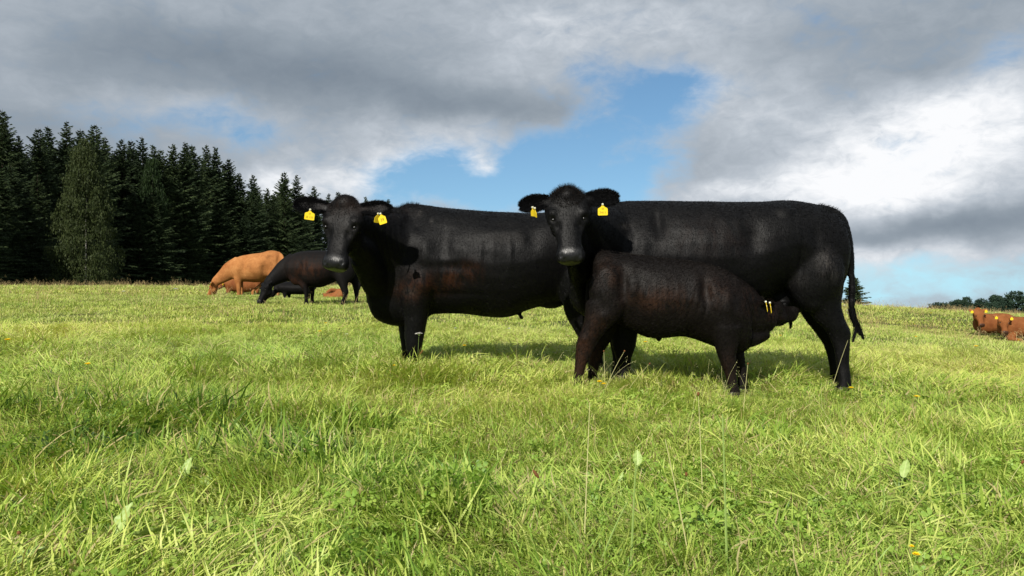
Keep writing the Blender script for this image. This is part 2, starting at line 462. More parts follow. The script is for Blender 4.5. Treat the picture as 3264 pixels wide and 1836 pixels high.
HOOVES = [(P(a, 1000, d)[0], d) for a, d in ((1315, 6.28), (1293, 6.62), (1888, 6.30), (1906, 6.66), (1989, 5.86), (1970, 6.18), (2690, 5.82), (2663, 6.18), (1840, 5.46), (1886, 5.72), (2343, 5.40), (2368, 5.64))]
def near_scatter(name, y0, y1, dens, seed, sc, label):
    x, y, r = place(y0, y1, dens, seed)
    n = len(x)
    lushness = vnoise(x, y, 1.3, 21) * .60 + vnoise(x, y, 3.4, 22) * .50
    lushness = lushness - np.clip((y - 3.0) / 9, 0, .30)
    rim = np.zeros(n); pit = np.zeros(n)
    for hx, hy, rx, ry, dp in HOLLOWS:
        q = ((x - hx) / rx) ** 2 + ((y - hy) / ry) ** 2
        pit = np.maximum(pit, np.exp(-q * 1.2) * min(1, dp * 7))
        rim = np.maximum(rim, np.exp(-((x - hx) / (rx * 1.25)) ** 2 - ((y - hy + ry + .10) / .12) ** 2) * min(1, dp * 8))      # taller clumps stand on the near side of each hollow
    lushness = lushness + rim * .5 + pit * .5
    u = r.uniform(0, 1, n)
    lo, hi = .46, .76
    v = np.where(lushness > hi, np.where(u < .62, 3 + r.integers(0, 4, n), r.integers(0, 3, n)), np.where(lushness > lo, np.where(u < .50, r.integers(0, 3, n), np.where(u < .62, 3 + r.integers(0, 4, n), 7 + r.integers(0, 3, n))),
                 np.where(u < .48, 7 + r.integers(0, 3, n), np.where(u < .70, 10 + r.integers(0, 2, n), r.integers(0, 3, n)))))
    wd = (vnoise(x, y, 1.6, 25) > .70) & (r.uniform(0, 1, n) < .16)
    v = np.where(wd, 12 + r.integers(0, 2, n), v)
    fdir = 2 * np.pi * vnoise(x, y, 1.1, 23) * 1.8 + r.normal(0, .55, n)
    wa = 6.28 * vnoise(x, y, .9, 31) * 1.5; wl = .30 + .25 * vnoise(x, y, 2.0, 32)
    rot = np.stack([np.sin(wa) * wl + r.normal(0, .18, n), np.cos(wa) * wl + r.normal(0, .18, n), np.where(v < 3, fdir, r.uniform(0, 6.28, n))], -1)
    s = sc * r.uniform(.75, 1.2, n) * (.72 + .6 * np.clip(lushness, 0, 1)) * (1 - .25 * np.clip((y - 4) / 5, 0, 1))
    scl = np.stack([s / s.mean() * sc, s / s.mean() * sc, s], -1)
    t = tint_for(x, y, r); keep = r.uniform(0, 1, n) > pit * .35
    t[:, 0] -= np.clip(lushness - .55, 0, 1) * .60 + pit * 1.5  # lush grass is darker green; in the hollows shade is also painted into the tint
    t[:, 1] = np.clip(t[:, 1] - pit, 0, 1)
    s = s * (1 + .5 * rim) * (1 + .15 * pit)
    tread = np.ones(n)                                # grass trodden down round every hoof
    for hx, hy in HOOVES: tread = np.minimum(tread, 1 - .62 * np.exp(-(((x - hx) / .20) ** 2 + ((y - hy + .10) / .26) ** 2)))
    s = s * tread
    scl = np.stack([s / s.mean() * sc, s / s.mean() * sc, s], -1)
    t[:, 1] -= np.clip(lushness - .4, 0, 1) * 1.0
    t[:, 1] = np.clip(t[:, 1], 0, 1)
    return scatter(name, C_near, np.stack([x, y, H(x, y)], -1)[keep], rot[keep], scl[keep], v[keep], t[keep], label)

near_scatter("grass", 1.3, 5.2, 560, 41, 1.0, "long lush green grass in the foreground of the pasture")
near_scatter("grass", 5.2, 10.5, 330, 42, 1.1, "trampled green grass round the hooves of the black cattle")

far_a = [tuft("grass_far", 56, .26, .035, .09, .007, .013, .85, .8, segs=3, seed=50 + s, clump=False, dryfrac=.16) for s in range(4)]
C_far = coll_of("far_tufts", far_a)
x, y, r = place(10.5, 24, 34, 43, spread=.72); n = len(x)
scatter("grass", C_far, np.stack([x, y, H(x, y)], -1), np.stack([r.normal(0, .1, n), r.normal(0, .1, n), r.uniform(0, 6.28, n)], -1),
        np.repeat((r.uniform(.7, 1.15, n))[:, None], 3, 1), r.integers(0, 4, n), tint_for(x, y, r), "sunlit green grass round the grazing cattle further back")
far_b = [tuft("grass_farther", 50, .55, .06, .15, .018, .03, .75, .8, segs=3, seed=60 + s, clump=False, dryfrac=.2) for s in range(3)]
C_far2 = coll_of("farther_tufts", far_b)
x, y, r = place(24, 62, 9, 44, spread=.70); n = len(x)
scatter("grass", C_far2, np.stack([x, y, H(x, y)], -1), np.stack([r.normal(0, .1, n), r.normal(0, .1, n), r.uniform(0, 6.28, n)], -1),
        np.repeat((r.uniform(.6, 1.1, n))[:, None], 3, 1), r.integers(0, 3, n), tint_for(x, y, r), "grass of the far pasture out to the crest")
# ------------------------------------------------------------------ cattle: lofted volumes fused into one continuous body
def catmull(rows, n):
    """resample rows of numbers smoothly; the first column is not special"""
    A = np.asarray(rows, float)
    t = np.concatenate([[0], np.cumsum(np.maximum(1e-6, np.abs(np.diff(A[:, 0])) + np.abs(np.diff(A[:, 1])) * .3))]); t /= t[-1]
    # monotone-ish cubic via finite differences
    m = np.gradient(A, t, axis=0)
    tt = np.linspace(0, 1, n)
    k = np.clip(np.searchsorted(t, tt, side='right') - 1, 0, len(t) - 2)
    h = (t[k + 1] - t[k])[:, None]; u = ((tt - t[k])[:, None]) / h
    return ((2 * u ** 3 - 3 * u ** 2 + 1) * A[k] + (u ** 3 - 2 * u ** 2 + u) * h * m[k] + (-2 * u ** 3 + 3 * u ** 2) * A[k + 1] + (u ** 3 - u ** 2) * h * m[k + 1])

class Flesh:
    """collects closed lofts; bake() fuses them by voxels and smooths them"""
    def __init__(self):
        self.v = []; self.f = []; self.n = 0
    def rings(self, R_):
        """R_: (rings, around, 3)"""
        k, m, _ = R_.shape
        V = [R_.reshape(-1, 3), R_[0].mean(0)[None], R_[-1].mean(0)[None]]
        F = []
        for i in range(k - 1):
            for j in range(m):
                a, b = i * m + j, i * m + (j + 1) % m
                F.append((a, b, b + m, a + m))
        c0, c1 = k * m, k * m + 1
        for j in range(m):
            F.append((c0, (j + 1) % m, j)); F.append((c1, (k - 1) * m + j, (k - 1) * m + (j + 1) % m))
        V = np.concatenate(V)
        # consistent outward orientation
        self.f += [tuple(q + self.n for q in f) for f in F]
        self.v.append(V); self.n += len(V)
    def trunk(self, secs, n=46, m=28, narrow=.25):
        """secs: (px, top py, bottom py, distance, half width m[, narrowing of the back])"""
        S = [tuple(s) + ((narrow,) if len(s) == 5 else ()) for s in secs]
        A = catmull(S, n)
        ph = np.linspace(0, 2 * np.pi, m, endpoint=False)
        out = []
        for i, (px, pt, pb, d, hw, nr) in enumerate(A):
            T, B = P(px, pt, d), P(px, pb, d)
            c = (T + B) / 2; a = (T[2] - B[2]) / 2
            e = 1.0
            s, co = np.sin(ph), np.cos(ph)
            zz = c[2] + a * e * np.sign(s) * np.abs(s) ** .92
            yy = d + hw * e * np.sign(co) * np.abs(co) ** .80 * (1 - nr * np.clip(s, 0, 1) ** 1.5) * (1 - .12 * np.clip(-s, 0, 1))
            out.append(np.stack([np.full(m, c[0]), yy, zz], -1))
        self.rings(np.array(out))
    def leg(self, secs, n=26, m=18, ground=True):
        """secs: (left px, right px, py, distance, half depth m) from the top down; the last may carry py None = the ground"""
        S = []
        for (l, r, py, d, hd) in secs:
            if py is None:
                x = (l + r) / 2; w = P(x, 1000, d)
                z = float(H(w[0], d)) - .01
                S.append((w[0], z, (r - l) / 2 / FPX * d, d, hd))
            else:
                w = P((l + r) / 2, py, d)
                S.append((w[0], w[2], (r - l) / 2 / FPX * d, d, hd))
        S = [(s[1],) + s for s in S]          # z first so that spacing follows height
        A = catmull(S, n)[:, 1:]
        ph = np.linspace(0, 2 * np.pi, m, endpoint=False)
        self.rings(np.array([np.stack([x + rx * np.cos(ph), d + ry * np.sin(ph), np.full(m, z)], -1) for x, z, rx, d, ry in A]))
        return A[-1]
    def tube(self, pts, n=24, m=16, up=None):
        """pts: rows (x, y, z, side radius, up radius)"""
        A = np.array([list(p) + [p[3]] * (5 - len(p)) for p in pts], float)
        t = np.concatenate([[0], np.cumsum(np.linalg.norm(np.diff(A[:, :3], axis=0), axis=1))]); t /= t[-1]
        mm = np.gradient(A, t, axis=0)
        tt = np.linspace(0, 1, n); k = np.clip(np.searchsorted(t, tt, side='right') - 1, 0, len(t) - 2)
        h = (t[k + 1] - t[k])[:, None]; u = (tt - t[k])[:, None] / h
        Q = ((2 * u ** 3 - 3 * u ** 2 + 1) * A[k] + (u ** 3 - 2 * u ** 2 + u) * h * mm[k] + (-2 * u ** 3 + 3 * u ** 2) * A[k + 1] + (u ** 3 - u ** 2) * h * mm[k + 1])
        c = Q[:, :3]; tan = np.gradient(c, axis=0); tan /= np.linalg.norm(tan, axis=1)[:, None] + 1e-9
        upv = np.array(up if up is not None else (0, 0, 1.0), float)
        ph = np.linspace(0, 2 * np.pi, m, endpoint=False); out = []
        for i in range(n):
            side = np.cross(tan[i], upv)
            if np.linalg.norm(side) < .05: side = np.array([1.0, 0, 0])
            side /= np.linalg.norm(side); uu = np.cross(side, tan[i])
            out.append(c[i] + np.cos(ph)[:, None] * side * abs(Q[i, 3]) + np.sin(ph)[:, None] * uu * abs(Q[i, 4]))
        self.rings(np.array(out))
    def ell(self, c, r, rot=None, m=18):
        th = np.linspace(.08, np.pi - .08, 11); ph = np.linspace(0, 2 * np.pi, m, endpoint=False)
        G = np.stack([np.sin(th)[:, None] * np.cos(ph), np.sin(th)[:, None] * np.sin(ph), np.repeat(np.cos(th)[:, None], m, 1)], -1) * np.array(r)
        if rot is not None: G = G @ np.array(rot).T
        self.rings(G + np.array(c))
    def frame_loft(self, O, A, N, S, secs, n=34, m=26):
        """head loft: secs rows (t, half width, top offset, bottom offset, squareness) along axis A"""
        Q = catmull(secs, n)
        ph = np.linspace(0, 2 * np.pi, m, endpoint=False); out = []
        for t, hw, top, bot, sq in Q:
            s, c = np.sin(ph), np.cos(ph)
            e = 1 - .35 * sq
            up = np.sign(s) * np.abs(s) ** e
            w = hw * np.sign(c) * np.abs(c) ** e * (1 - .38 * np.clip(-s, 0, 1))
            hgt = np.where(up > 0, up * top, up * bot)
            out.append(O + t * A + w[:, None] * S + hgt[:, None] * N)
        self.rings(np.array(out))
    def bake(self, voxel, smooth):
        V = np.concatenate(self.v)
        me = bpy.data.meshes.new("tmp"); me.from_pydata(V.tolist(), [], self.f); me.update()
        o = bpy.data.objects.new("tmp", me); COL.objects.link(o)
        md = o.modifiers.new('r', 'REMESH'); md.mode = 'VOXEL'; md.voxel_size = voxel; md.adaptivity = 0
        dg = bpy.context.evaluated_depsgraph_get()
        out = bpy.data.meshes.new_from_object(o.evaluated_get(dg))
        bpy.data.objects.remove(o); bpy.data.meshes.remove(me)
        nv = len(out.vertices)
        co = np.empty(nv * 3, np.float32); out.vertices.foreach_get('co', co); co = co.reshape(-1, 3).astype(float)
        ed = np.empty(len(out.edges) * 2, np.int32); out.edges.foreach_get('vertices', ed); ed = ed.reshape(-1, 2)
        # drop stray inner shells: keep the largest piece
        lab = np.arange(nv)
        for _ in range(400):
            l2 = lab.copy()
            np.minimum.at(l2, ed[:, 0], lab[ed[:, 1]]); np.minimum.at(l2, ed[:, 1], lab[ed[:, 0]])
            l2 = l2[l2]
            if (l2 == lab).all(): break
            lab = l2
        ids, cnt = np.unique(lab, return_counts=True)
        keep = lab == ids[cnt.argmax()]
        fl = np.empty(len(out.polygons) * 4, np.int32)
        lt = np.empty(len(out.polygons), np.int32); out.polygons.foreach_get('loop_total', lt)
        lv = np.empty(len(out.loops), np.int32); out.loops.foreach_get('vertex_index', lv)
        if (lt == 4).all():
            fc = lv.reshape(-1, 4)
        else:
            raise RuntimeError("remesh gave non quads")
        fc = fc[keep[fc[:, 0]]]
        remap = np.cumsum(keep) - 1
        co = co[keep]; fc = remap[fc]; ed = remap[ed[keep[ed[:, 0]]]]
        deg = np.bincount(ed.ravel(), minlength=len(co))[:, None]
        def lap(p):
            s = np.stack([np.bincount(ed[:, 0], p[ed[:, 1], k], len(co)) + np.bincount(ed[:, 1], p[ed[:, 0], k], len(co)) for k in range(3)], -1)
            return s / np.maximum(deg, 1) - p
        for i in range(smooth):
            co = co + .62 * lap(co)
            if i % 2: co = co - .30 * lap(co)
        bpy.data.meshes.remove(out)
        self.co, self.fc, self.ed, self.lap = co, fc, ed, lap
        return self
    def normals(self):
        a, b, c, d = (self.co[self.fc[:, i]] for i in range(4))
        fn = np.cross(c - a, d - b)
        n = np.zeros_like(self.co)
        for i in range(4):
            for k in range(3): n[:, k] += np.bincount(self.fc[:, i], fn[:, k], len(self.co))
        return n / (np.linalg.norm(n, axis=1)[:, None] + 1e-12)
    def brush(self, c, r, vec, power=2.0, front=None):
        """push the surface near c by vec (metres) with soft falloff"""
        d2 = (((self.co - np.array(c)) / np.array(r)) ** 2).sum(1)
        w = np.exp(-d2 * power)
        self.co = self.co + w[:, None] * np.array(vec)
    def swell(self, c, r, amount, power=2.0):
        d2 = (((self.co - np.array(c)) / np.array(r)) ** 2).sum(1)
        self.co = self.co + (np.exp(-d2 * power) * amount)[:, None] * self.normals()
    def wrinkle(self, fn):
        self.co = self.co + fn(self.co)[:, None] * self.normals()
    def to_object(self, name, material, parent, attrs=None):
        o = mesh_obj(name, self.co, np.asarray(self.fc), material, parent, smooth=True)
        for k, v in (attrs or {}).items():
            a = o.data.attributes.new(k, 'FLOAT', 'POINT'); a.data.foreach_set('value', np.asarray(v, np.float32))
        return o

def hide_mat(name, dark, mid, light, brown, rough=.42, spec=.5, streak=1.0):
    def build(T, b):
        oc = T.new('ShaderNodeTexCoord').outputs['Object']
        wet = T.new('ShaderNodeAttribute', attribute_name='wet').outputs['Fac']
        bro = T.new('ShaderNodeAttribute', attribute_name='brown').outputs['Fac']
        fur = T.noise(T.map(oc, scale=(120, 120, 26)), 1.0, 3, .6)
        clumps = T.noise(T.map(oc, scale=(16, 16, 6)), 1.0, 5, .62, dist=.6)
        patch = T.noise(oc, 3.2, 4, .6, dist=.5)
        c = T.ramp(T.m('ADD', T.m('MULTIPLY', fur, .45), T.m('MULTIPLY', patch, .55)), [(.32, dark), (.52, mid), (.72, light)])
        bf = T.m('MULTIPLY', bro, T.range(T.m('ADD', T.m('MULTIPLY', clumps, .7), T.m('MULTIPLY', fur, .3)), .36, .62), clamp=True)
        c = T.mix(bf, c, T.mix(clumps, brown, tuple(x * 1.7 for x in brown[:3]) + (1,)))
        pale = T.new('ShaderNodeAttribute', attribute_name='pale').outputs['Fac']
        c = T.mix(T.m('MULTIPLY', pale, T.range(T.m('ADD', T.m('MULTIPLY', clumps, .5), T.m('MULTIPLY', fur, .5)), .35, .65)), c, (.060, .054, .050, 1))
        c = T.mix(wet, c, (.010, .010, .0105, 1))
        T.put(b.inputs['Base Color'], c)
        T.put(b.inputs['Specular IOR Level'], T.m('ADD', spec, T.m('MULTIPLY', wet, .17)))
        rr = T.m('ADD', T.m('MULTIPLY', T.m('SUBTRACT', clumps, .5), .30), rough)
        rr = T.m('ADD', T.m('MULTIPLY', T.m('SUBTRACT', patch, .5), .18), rr)
        T.put(b.inputs['Roughness'], T.m('ADD', T.m('MULTIPLY', rr, T.m('SUBTRACT', 1.0, wet)), T.m('MULTIPLY', wet, T.m('ADD', .20, T.m('MULTIPLY', T.noise(oc, 60, 3, .6), .26)))))
        bump(T, b, T.m('ADD', T.m('MULTIPLY', fur, .7 * streak), T.m('MULTIPLY', clumps, 1.2)), .55, .006)
    return mat(name, rough=rough, spec=spec, build=build)

M_black = hide_mat("black_hide", (.0020, .0020, .0022), (.0034, .0033, .0035), (.0068, .0062, .0060), (.030, .0105, .0042, 1), rough=.50, spec=.125)
M_calf = hide_mat("dark_brown_hide", (.0032, .0027, .0025), (.0056, .0043, .0037), (.0100, .0072, .0054), (.029, .0115, .0050, 1), rough=.55, spec=.13)
M_blackfar = hide_mat("black_matt_hide", (.0035, .0035, .0038), (.0065, .0060, .0060), (.012, .0105, .0095), (.032, .0125, .006, 1), rough=.62, spec=.07)
M_red = hide_mat("red_brown_hide", (.14, .048, .016), (.23, .085, .028), (.34, .145, .055), (.09, .022, .007, 1), rough=.75, spec=.08)
M_orange = hide_mat("ginger_hide", (.18, .068, .022), (.37, .155, .050), (.52, .26, .10), (.15, .038, .010, 1), rough=.75, spec=.08)
M_hair = mat("black_hair", (.004, .004, .0045), .55, .15)
M_brownhair = mat("brown_black_hair", (.010, .007, .005), .55, .18)
M_coat = mat("black_coat_hair", (.0022, .0021, .0023), .46, .10)
M_calfcoat = mat("brown_black_coat_hair", (.0046, .0032, .0026), .55, .08)
M_eye = mat("eye", (.003, .0025, .002), .22, .35)
M_hoof = mat("hoof_horn", (.03, .025, .02), .5, .3)
M_teat = mat("teat_skin", (.035, .028, .028), .45, .4)
def m_tag(T, b):
    oc = T.new('ShaderNodeTexCoord').outputs['Object']
    T.put(b.inputs['Base Color'], T.mix(T.m('MULTIPLY', T.noise(oc, 30, 4, .6), .5), (.86, .62, .02, 1), (.74, .48, .03, 1)))
M_tag = mat("yellow_tag_plastic", rough=.35, spec=.4, build=m_tag)
M_ink = mat("tag_ink", (.16, .13, .02), .6, .2)
M_stud = mat("tag_stud", (.55, .55, .42), .4, .4)

def hair(name, roots, dirs, length, width, material, parent, rs, curl=.35, droop=.25, segs=3):
    """real strands: thin tapered ribbons from roots along dirs"""
    n = len(roots)
    d = dirs / (np.linalg.norm(dirs, axis=1)[:, None] + 1e-9)
    L = length * rs.uniform(.55, 1.15, n)
    side = np.cross(d, rs.normal(0, 1, (n, 3))); side /= np.linalg.norm(side, axis=1)[:, None] + 1e-9
    cur = roots.copy(); V = []
    for s in range(segs + 1):
        w = width * (1 - s / segs) * .5
        if s < segs:
            V.append(cur - side * w); V.append(cur + side * w)
        else: V.append(cur)
        d = d + rs.normal(0, curl / segs, (n, 3)) + np.array([0, 0, -droop / segs])
        d /= np.linalg.norm(d, axis=1)[:, None]
        cur = cur + d * (L / segs)[:, None]
    V = np.stack(V, 1); nv = V.shape[1]; fs = []
    for s in range(segs - 1): fs += [(2 * s, 2 * s + 1, 2 * s + 3), (2 * s, 2 * s + 3, 2 * s + 2)]
    fs.append((2 * segs - 2, 2 * segs - 1, 2 * segs))
    F = (np.array(fs)[None] + (np.arange(n) * nv)[:, None, None]).reshape(-1, 3)
    return mesh_obj(name, V.reshape(-1, 3), F, material, parent)

def nz(v): v = np.array(v, float); return v / np.linalg.norm(v)

def text_mesh(s, size, O, X, Z, out, parent, material, name="tag_marking"):
    """flat print laid on a tag: X reading direction, Z up, out = facing"""
    cu = bpy.data.curves.new(name, 'FONT'); cu.body = s; cu.size = size; cu.align_x = 'CENTER'; cu.align_y = 'CENTER'; cu.extrude = .0002; cu.resolution_u = 2
    o = bpy.data.objects.new(name, cu); COL.objects.link(o)
    me = bpy.data.meshes.new_from_object(o.evaluated_get(bpy.context.evaluated_depsgraph_get()))
    bpy.data.objects.remove(o)
    co = np.empty(len(me.vertices) * 3, np.float32); me.vertices.foreach_get('co', co); co = co.reshape(-1, 3)
    w = np.array(O) + co[:, :1] * np.array(X) + co[:, 1:2] * np.array(Z) + (co[:, 2:3] + .0016) * np.array(out) - chain_loc(parent)
    me.vertices.foreach_set('co', w.astype(np.float32).ravel()); me.update(); me.materials.clear(); me.materials.append(material)
    ob = bpy.data.objects.new(name, me); COL.objects.link(ob); ob.parent = parent
    return ob

def ear_tag(O, X, Z, parent, w=.062, h=.072, lines=None, curl=0.0):
    """plastic ear tag with a narrow neck and a stud; O = the stud, X across, Z up"""
    X = nz(X); Z = nz(np.array(Z) - np.dot(Z, X) * X); Y = np.cross(Z, X)         # Y points out of the back
    hw = w / 2
    out = [(-.006, .004), (-.007, -.010), (-.014, -.018), (-hw * .92, -.026), (-hw, -.034), (-hw, -h + .004), (-hw + .004, -h),
           (hw - .004, -h), (hw, -h + .004), (hw, -.034), (hw * .92, -.026), (.014, -.018), (.007, -.010), (.006, .004)]
    f = []; V = []
    for s in (-.0012, .0012):
        for (a, b) in out:
            V.append(np.array(O) + a * X + b * Z + (s + curl * (a / hw) ** 2 * .006) * Y)
    n = len(out)
    f.append(tuple(range(n))); f.append(tuple(range(2 * n - 1, n - 1, -1)))
    for i in range(n): f.append((i, i + n, (i + 1) % n + n, (i + 1) % n))
    t = mesh_obj("ear_tag", V, f, M_tag, parent)
    m = 10; V = []
    for s, r in ((-.006, .004), (-.005, .0068), (.006, .0068)):
        for k in range(m):
            a = 2 * math.pi * k / m; V.append(np.array(O) + r * math.cos(a) * X + r * math.sin(a) * Z + s * Y)
    f = [tuple(range(m))[::-1], tuple(range(2 * m, 3 * m))]
    for q in (0, 1):
        for k in range(m): f.append((q * m + k, q * m + (k + 1) % m, (q + 1) * m + (k + 1) % m, (q + 1) * m + k))
    mesh_obj("stud", V, f, M_stud, t)
    for (s, size, dz) in (lines or []):
        text_mesh(s, size, np.array(O) + dz * Z, X, Z, -Y, t, M_ink)
    return t

def uv_sphere(name, c, r, material, parent, m=16, k=10):
    th = np.linspace(0.02, np.pi - .02, k); ph = np.linspace(0, 2 * np.pi, m, endpoint=False)
    V = np.stack([np.sin(th)[:, None] * np.cos(ph), np.sin(th)[:, None] * np.sin(ph), np.repeat(np.cos(th)[:, None], m, 1)], -1).reshape(-1, 3) * np.array(r) + np.array(c)
    F = [(i * m + j, i * m + (j + 1) % m, (i + 1) * m + (j + 1) % m, (i + 1) * m + j) for i in range(k - 1) for j in range(m)]
    return mesh_obj(name, V, F, material, parent, smooth=True)

HEAD = [  # t, half width, dorsal, ventral, squareness (metres for a head 0.5 m long)
    (-.085, .040, -.020, .070, .1), (-.055, .078, .018, .090, .2), (-.01, .122, .044, .120, .3), (.05, .150, .056, .145, .45), (.11, .158, .060, .165, .5), (.18, .146, .058, .178, .55),
    (.25, .116, .052, .176, .5), (.31, .092, .048, .158, .5), (.37, .078, .047, .132, .5), (.415, .086, .050, .122, .5), (.45, .099, .054, .118, .45), (.485, .100, .050, .110, .45), (.518, .084, .030, .090, .5)]

class Head:
    """poll position, nose axis and dorsal direction; adds flesh, later carves details and parts"""
    def __init__(self, F, poll, A, N, k=1.0, kw=1.0):
        self.k = k; self.O = np.array(poll, float); self.A = nz(A); self.N = nz(np.array(N) - np.dot(N, self.A) * self.A); self.S = np.cross(self.A, self.N)
        # S: towards the viewer's side decided by cross product
        self.F = F
        secs = [(t * k, w * k * kw, a * k, b * k, q) for t, w, a, b, q in HEAD]
        F.frame_loft(self.O, self.A, self.N, self.S, secs)
        F.ell(self.pt(.0, 0, .022), np.array((.085, .055, .075)) * k, np.stack([self.S, self.N, self.A], 1))       # poll knob
        F.ell(self.pt(.465, 0, -.078), np.array((.062, .042, .045)) * k, np.stack([self.S, self.N, self.A], 1))     # chin
        for s in (-1, 1):
            F.ell(self.pt(.145, s * .112, .036), np.array((.042, .034, .040)) * k, np.stack([self.S, self.N, self.A], 1))   # brow
            F.ell(self.pt(.200, s * .092, -.085), np.array((.038, .075, .075)) * k, np.stack([self.S, self.N, self.A], 1))  # cheek
            F.ell(self.pt(.468, s * .052, .006), np.array((.032, .040, .036)) * k, np.stack([self.S, self.N, self.A], 1))   # nostril wing
    def pt(self, t, s, n):
        return self.O + self.A * t * self.k + self.S * s * self.k + self.N * n * self.k
    def carve(self):
        F, k = self.F, self.k
        for s in (-1, 1):
            F.brush(self.pt(.190, s * .118, .040), .024 * k, (-self.S * s * .016 - self.N * .014) * k)      # eye socket
            F.brush(self.pt(.250, s * .088, .040), np.array((.045, .045, .055)) * k, (-self.S * s * .010 - self.N * .016) * k)   # hollow below the eye
            F.brush(self.pt(.498, s * .044, .022), .0150 * k, (-self.A * .034 - self.N * .012 - self.S * s * .004) * k, 1.6)      # nostril
            F.brush(self.pt(.478, s * .066, .030), .0140 * k, (-self.N * .018 - self.S * s * .012) * k, 1.6)
            F.brush(self.pt(.300, s * .080, .030), .05 * k, -self.S * s * .008 * k)
        for q in np.linspace(-1, 1, 13):                                                                 # mouth line
            F.brush(self.pt(.500 - .045 * q * q, q * .058, -.048 + .004 * q * q), .010 * k, -self.A * .014 * k * (1 - .3 * q * q), 1.5)
        F.brush(self.pt(.515, 0, .005), .012 * k, -self.A * .005 * k)
    def wet(self):
        d = self.F.co - self.O
        t, s, n = d @ self.A / self.k, d @ self.S / self.k, d @ self.N / self.k
        pad = 1 / (1 + np.exp(-(t - .428 - .10 * s * s / .06) / .005)) * 1 / (1 + np.exp(-(n + .045) / .006)) * (np.abs(s) < .080) * (t < .62) * (n < .2)
        lip = .55 * 1 / (1 + np.exp(-(t - .462) / .006)) * (n <= -.02) * (n > -.125) * (np.abs(s) < .075) * (t < .62)
        return np.clip(np.maximum(pad, lip), 0, 1)
    def parts(self, parent):
        for s in (-1, 1):
            e = uv_sphere("eye", self.pt(.190, s * .112, .020), .0195 * self.k, M_eye, parent)
    def ear(self, s, tip, width=.055, cup=.35, thick=.016):
        """s = side; tip = world position of the ear tip; returns data for hair"""
        base = self.pt(.03, s * .105, .005); tip = np.array(tip, float)
        ax = tip - base; L = np.linalg.norm(ax); ax /= L
        face = nz(self.N * 1.0 - np.dot(self.N, ax) * ax)          # the hollow of the ear looks the way the face looks
        wid = np.cross(ax, face)
        prof = [(0, .028, .030), (.12, .034, .028), (.3, width * .86, .022), (.5, width * 1.06, thick), (.7, width * 1.0, thick), (.86, width * .74, thick * .9), (.96, width * .42, thick * .8), (1.0, width * .18, thick * .6)]
        k = self.k
        Q = catmull([(t * L, w * k, th * k) for t, w, th in prof], 18)
        ph = np.linspace(0, 2 * np.pi, 18, endpoint=False); out = []
        for t, w, th in Q:
            cu = cup * w * np.cos(ph) ** 2 * min(1, t / L * 3)
            out.append(base + ax * t + wid * (w * np.cos(ph))[:, None] + face * (th * np.sin(ph) + cu)[:, None])
        self.F.rings(np.array(out))
        return dict(base=base, ax=ax, L=L, face=face, wid=wid, w=width * k, cup=cup)
    def ear_hair(self, E, parent, material, rs, n=2600, length=.034, inner=True):
        t = rs.uniform(.12, 1.0, n) ** .8; side = np.where(rs.uniform(0, 1, n) < .5, -1, 1)
        prof = np.interp(t, [0, .3, .5, .7, .86, .96, 1], [.6, .86, 1.06, 1.0, .74, .42, .15])
        q = side * rs.uniform(.55, 1.04, n)
        roots = E['base'] + E['ax'] * (t * E['L'])[:, None] + E['wid'] * (q * prof * E['w'])[:, None] + E['face'] * (E['cup'] * E['w'] * prof * q * q + rs.normal(0, .006, n))[:, None]
        dirs = E['wid'] * (q * 1.0)[:, None] + E['ax'] * (.55 + .9 * t ** 3)[:, None] + E['face'] * rs.normal(.1, .4, n)[:, None]
        m = int(n * 2.2)                                             # and the long hair that fills the hollow
        t2 = rs.uniform(.08, .97, m); q2 = rs.uniform(-.95, .95, m)
        pr2 = np.interp(t2, [0, .3, .5, .7, .86, .96, 1], [.6, .86, 1.06, 1.0, .74, .42, .15])
        r2 = E['base'] + E['ax'] * (t2 * E['L'])[:, None] + E['wid'] * (q2 * pr2 * E['w'])[:, None] + E['face'] * (.012 + E['cup'] * E['w'] * pr2 * q2 * q2)[:, None]
        d2 = E['ax'] * rs.uniform(.3, 1.2, m)[:, None] + E['wid'] * (q2 * .5)[:, None] + E['face'] * rs.uniform(.15, .7, m)[:, None]
        return hair("ear_hair", np.concatenate([roots, r2]), np.concatenate([dirs, d2]), length, .0021, material, parent, rs)

def pole_attr(F, blobs):
    """colour zones given where they sit on the flank: (px, py, distance, rx m, rz m, amount)"""
    b = np.zeros(len(F.co))
    for px, py, d, rx, rz, a in blobs:
        c = P(px, py, d)
        b = np.maximum(b, a * np.exp(-((F.co[:, 0] - c[0]) / rx) ** 2 - ((F.co[:, 2] - c[2]) / rz) ** 2))
    return np.clip(b, 0, 1)

def hoof(F, A, parent, k=1.0, dirx=-1):
    """two-toed hoof under a leg's last ring"""
    x, z, rx, d, ry = A
    g = float(H(x, d))
    V = []; f = []
    for j, s in enumerate((-1, 1)):
        o = len(V); m = 12
        for (zz, sc, sh) in ((.0, 1.12, .016), (.03, 1.0, .008), (.062, .8, 0)):
            for q in range(m):
                a = 2 * math.pi * q / m
                V.append((x + dirx * sh + (.055 * k * sc) * math.cos(a), d + s * .026 * k + .024 * k * sc * math.sin(a), g - .01 + zz * k))
        f.append(tuple(range(o, o + m))[::-1]); f.append(tuple(range(o + 2 * m, o + 3 * m)))
        for r_ in (0, 1):
            for q in range(m): f.append((o + r_ * m + q, o + r_ * m + (q + 1) % m, o + (r_ + 1) * m + (q + 1) % m, o + (r_ + 1) * m + q))
    return mesh_obj("hoof", V, f, M_hoof, parent)

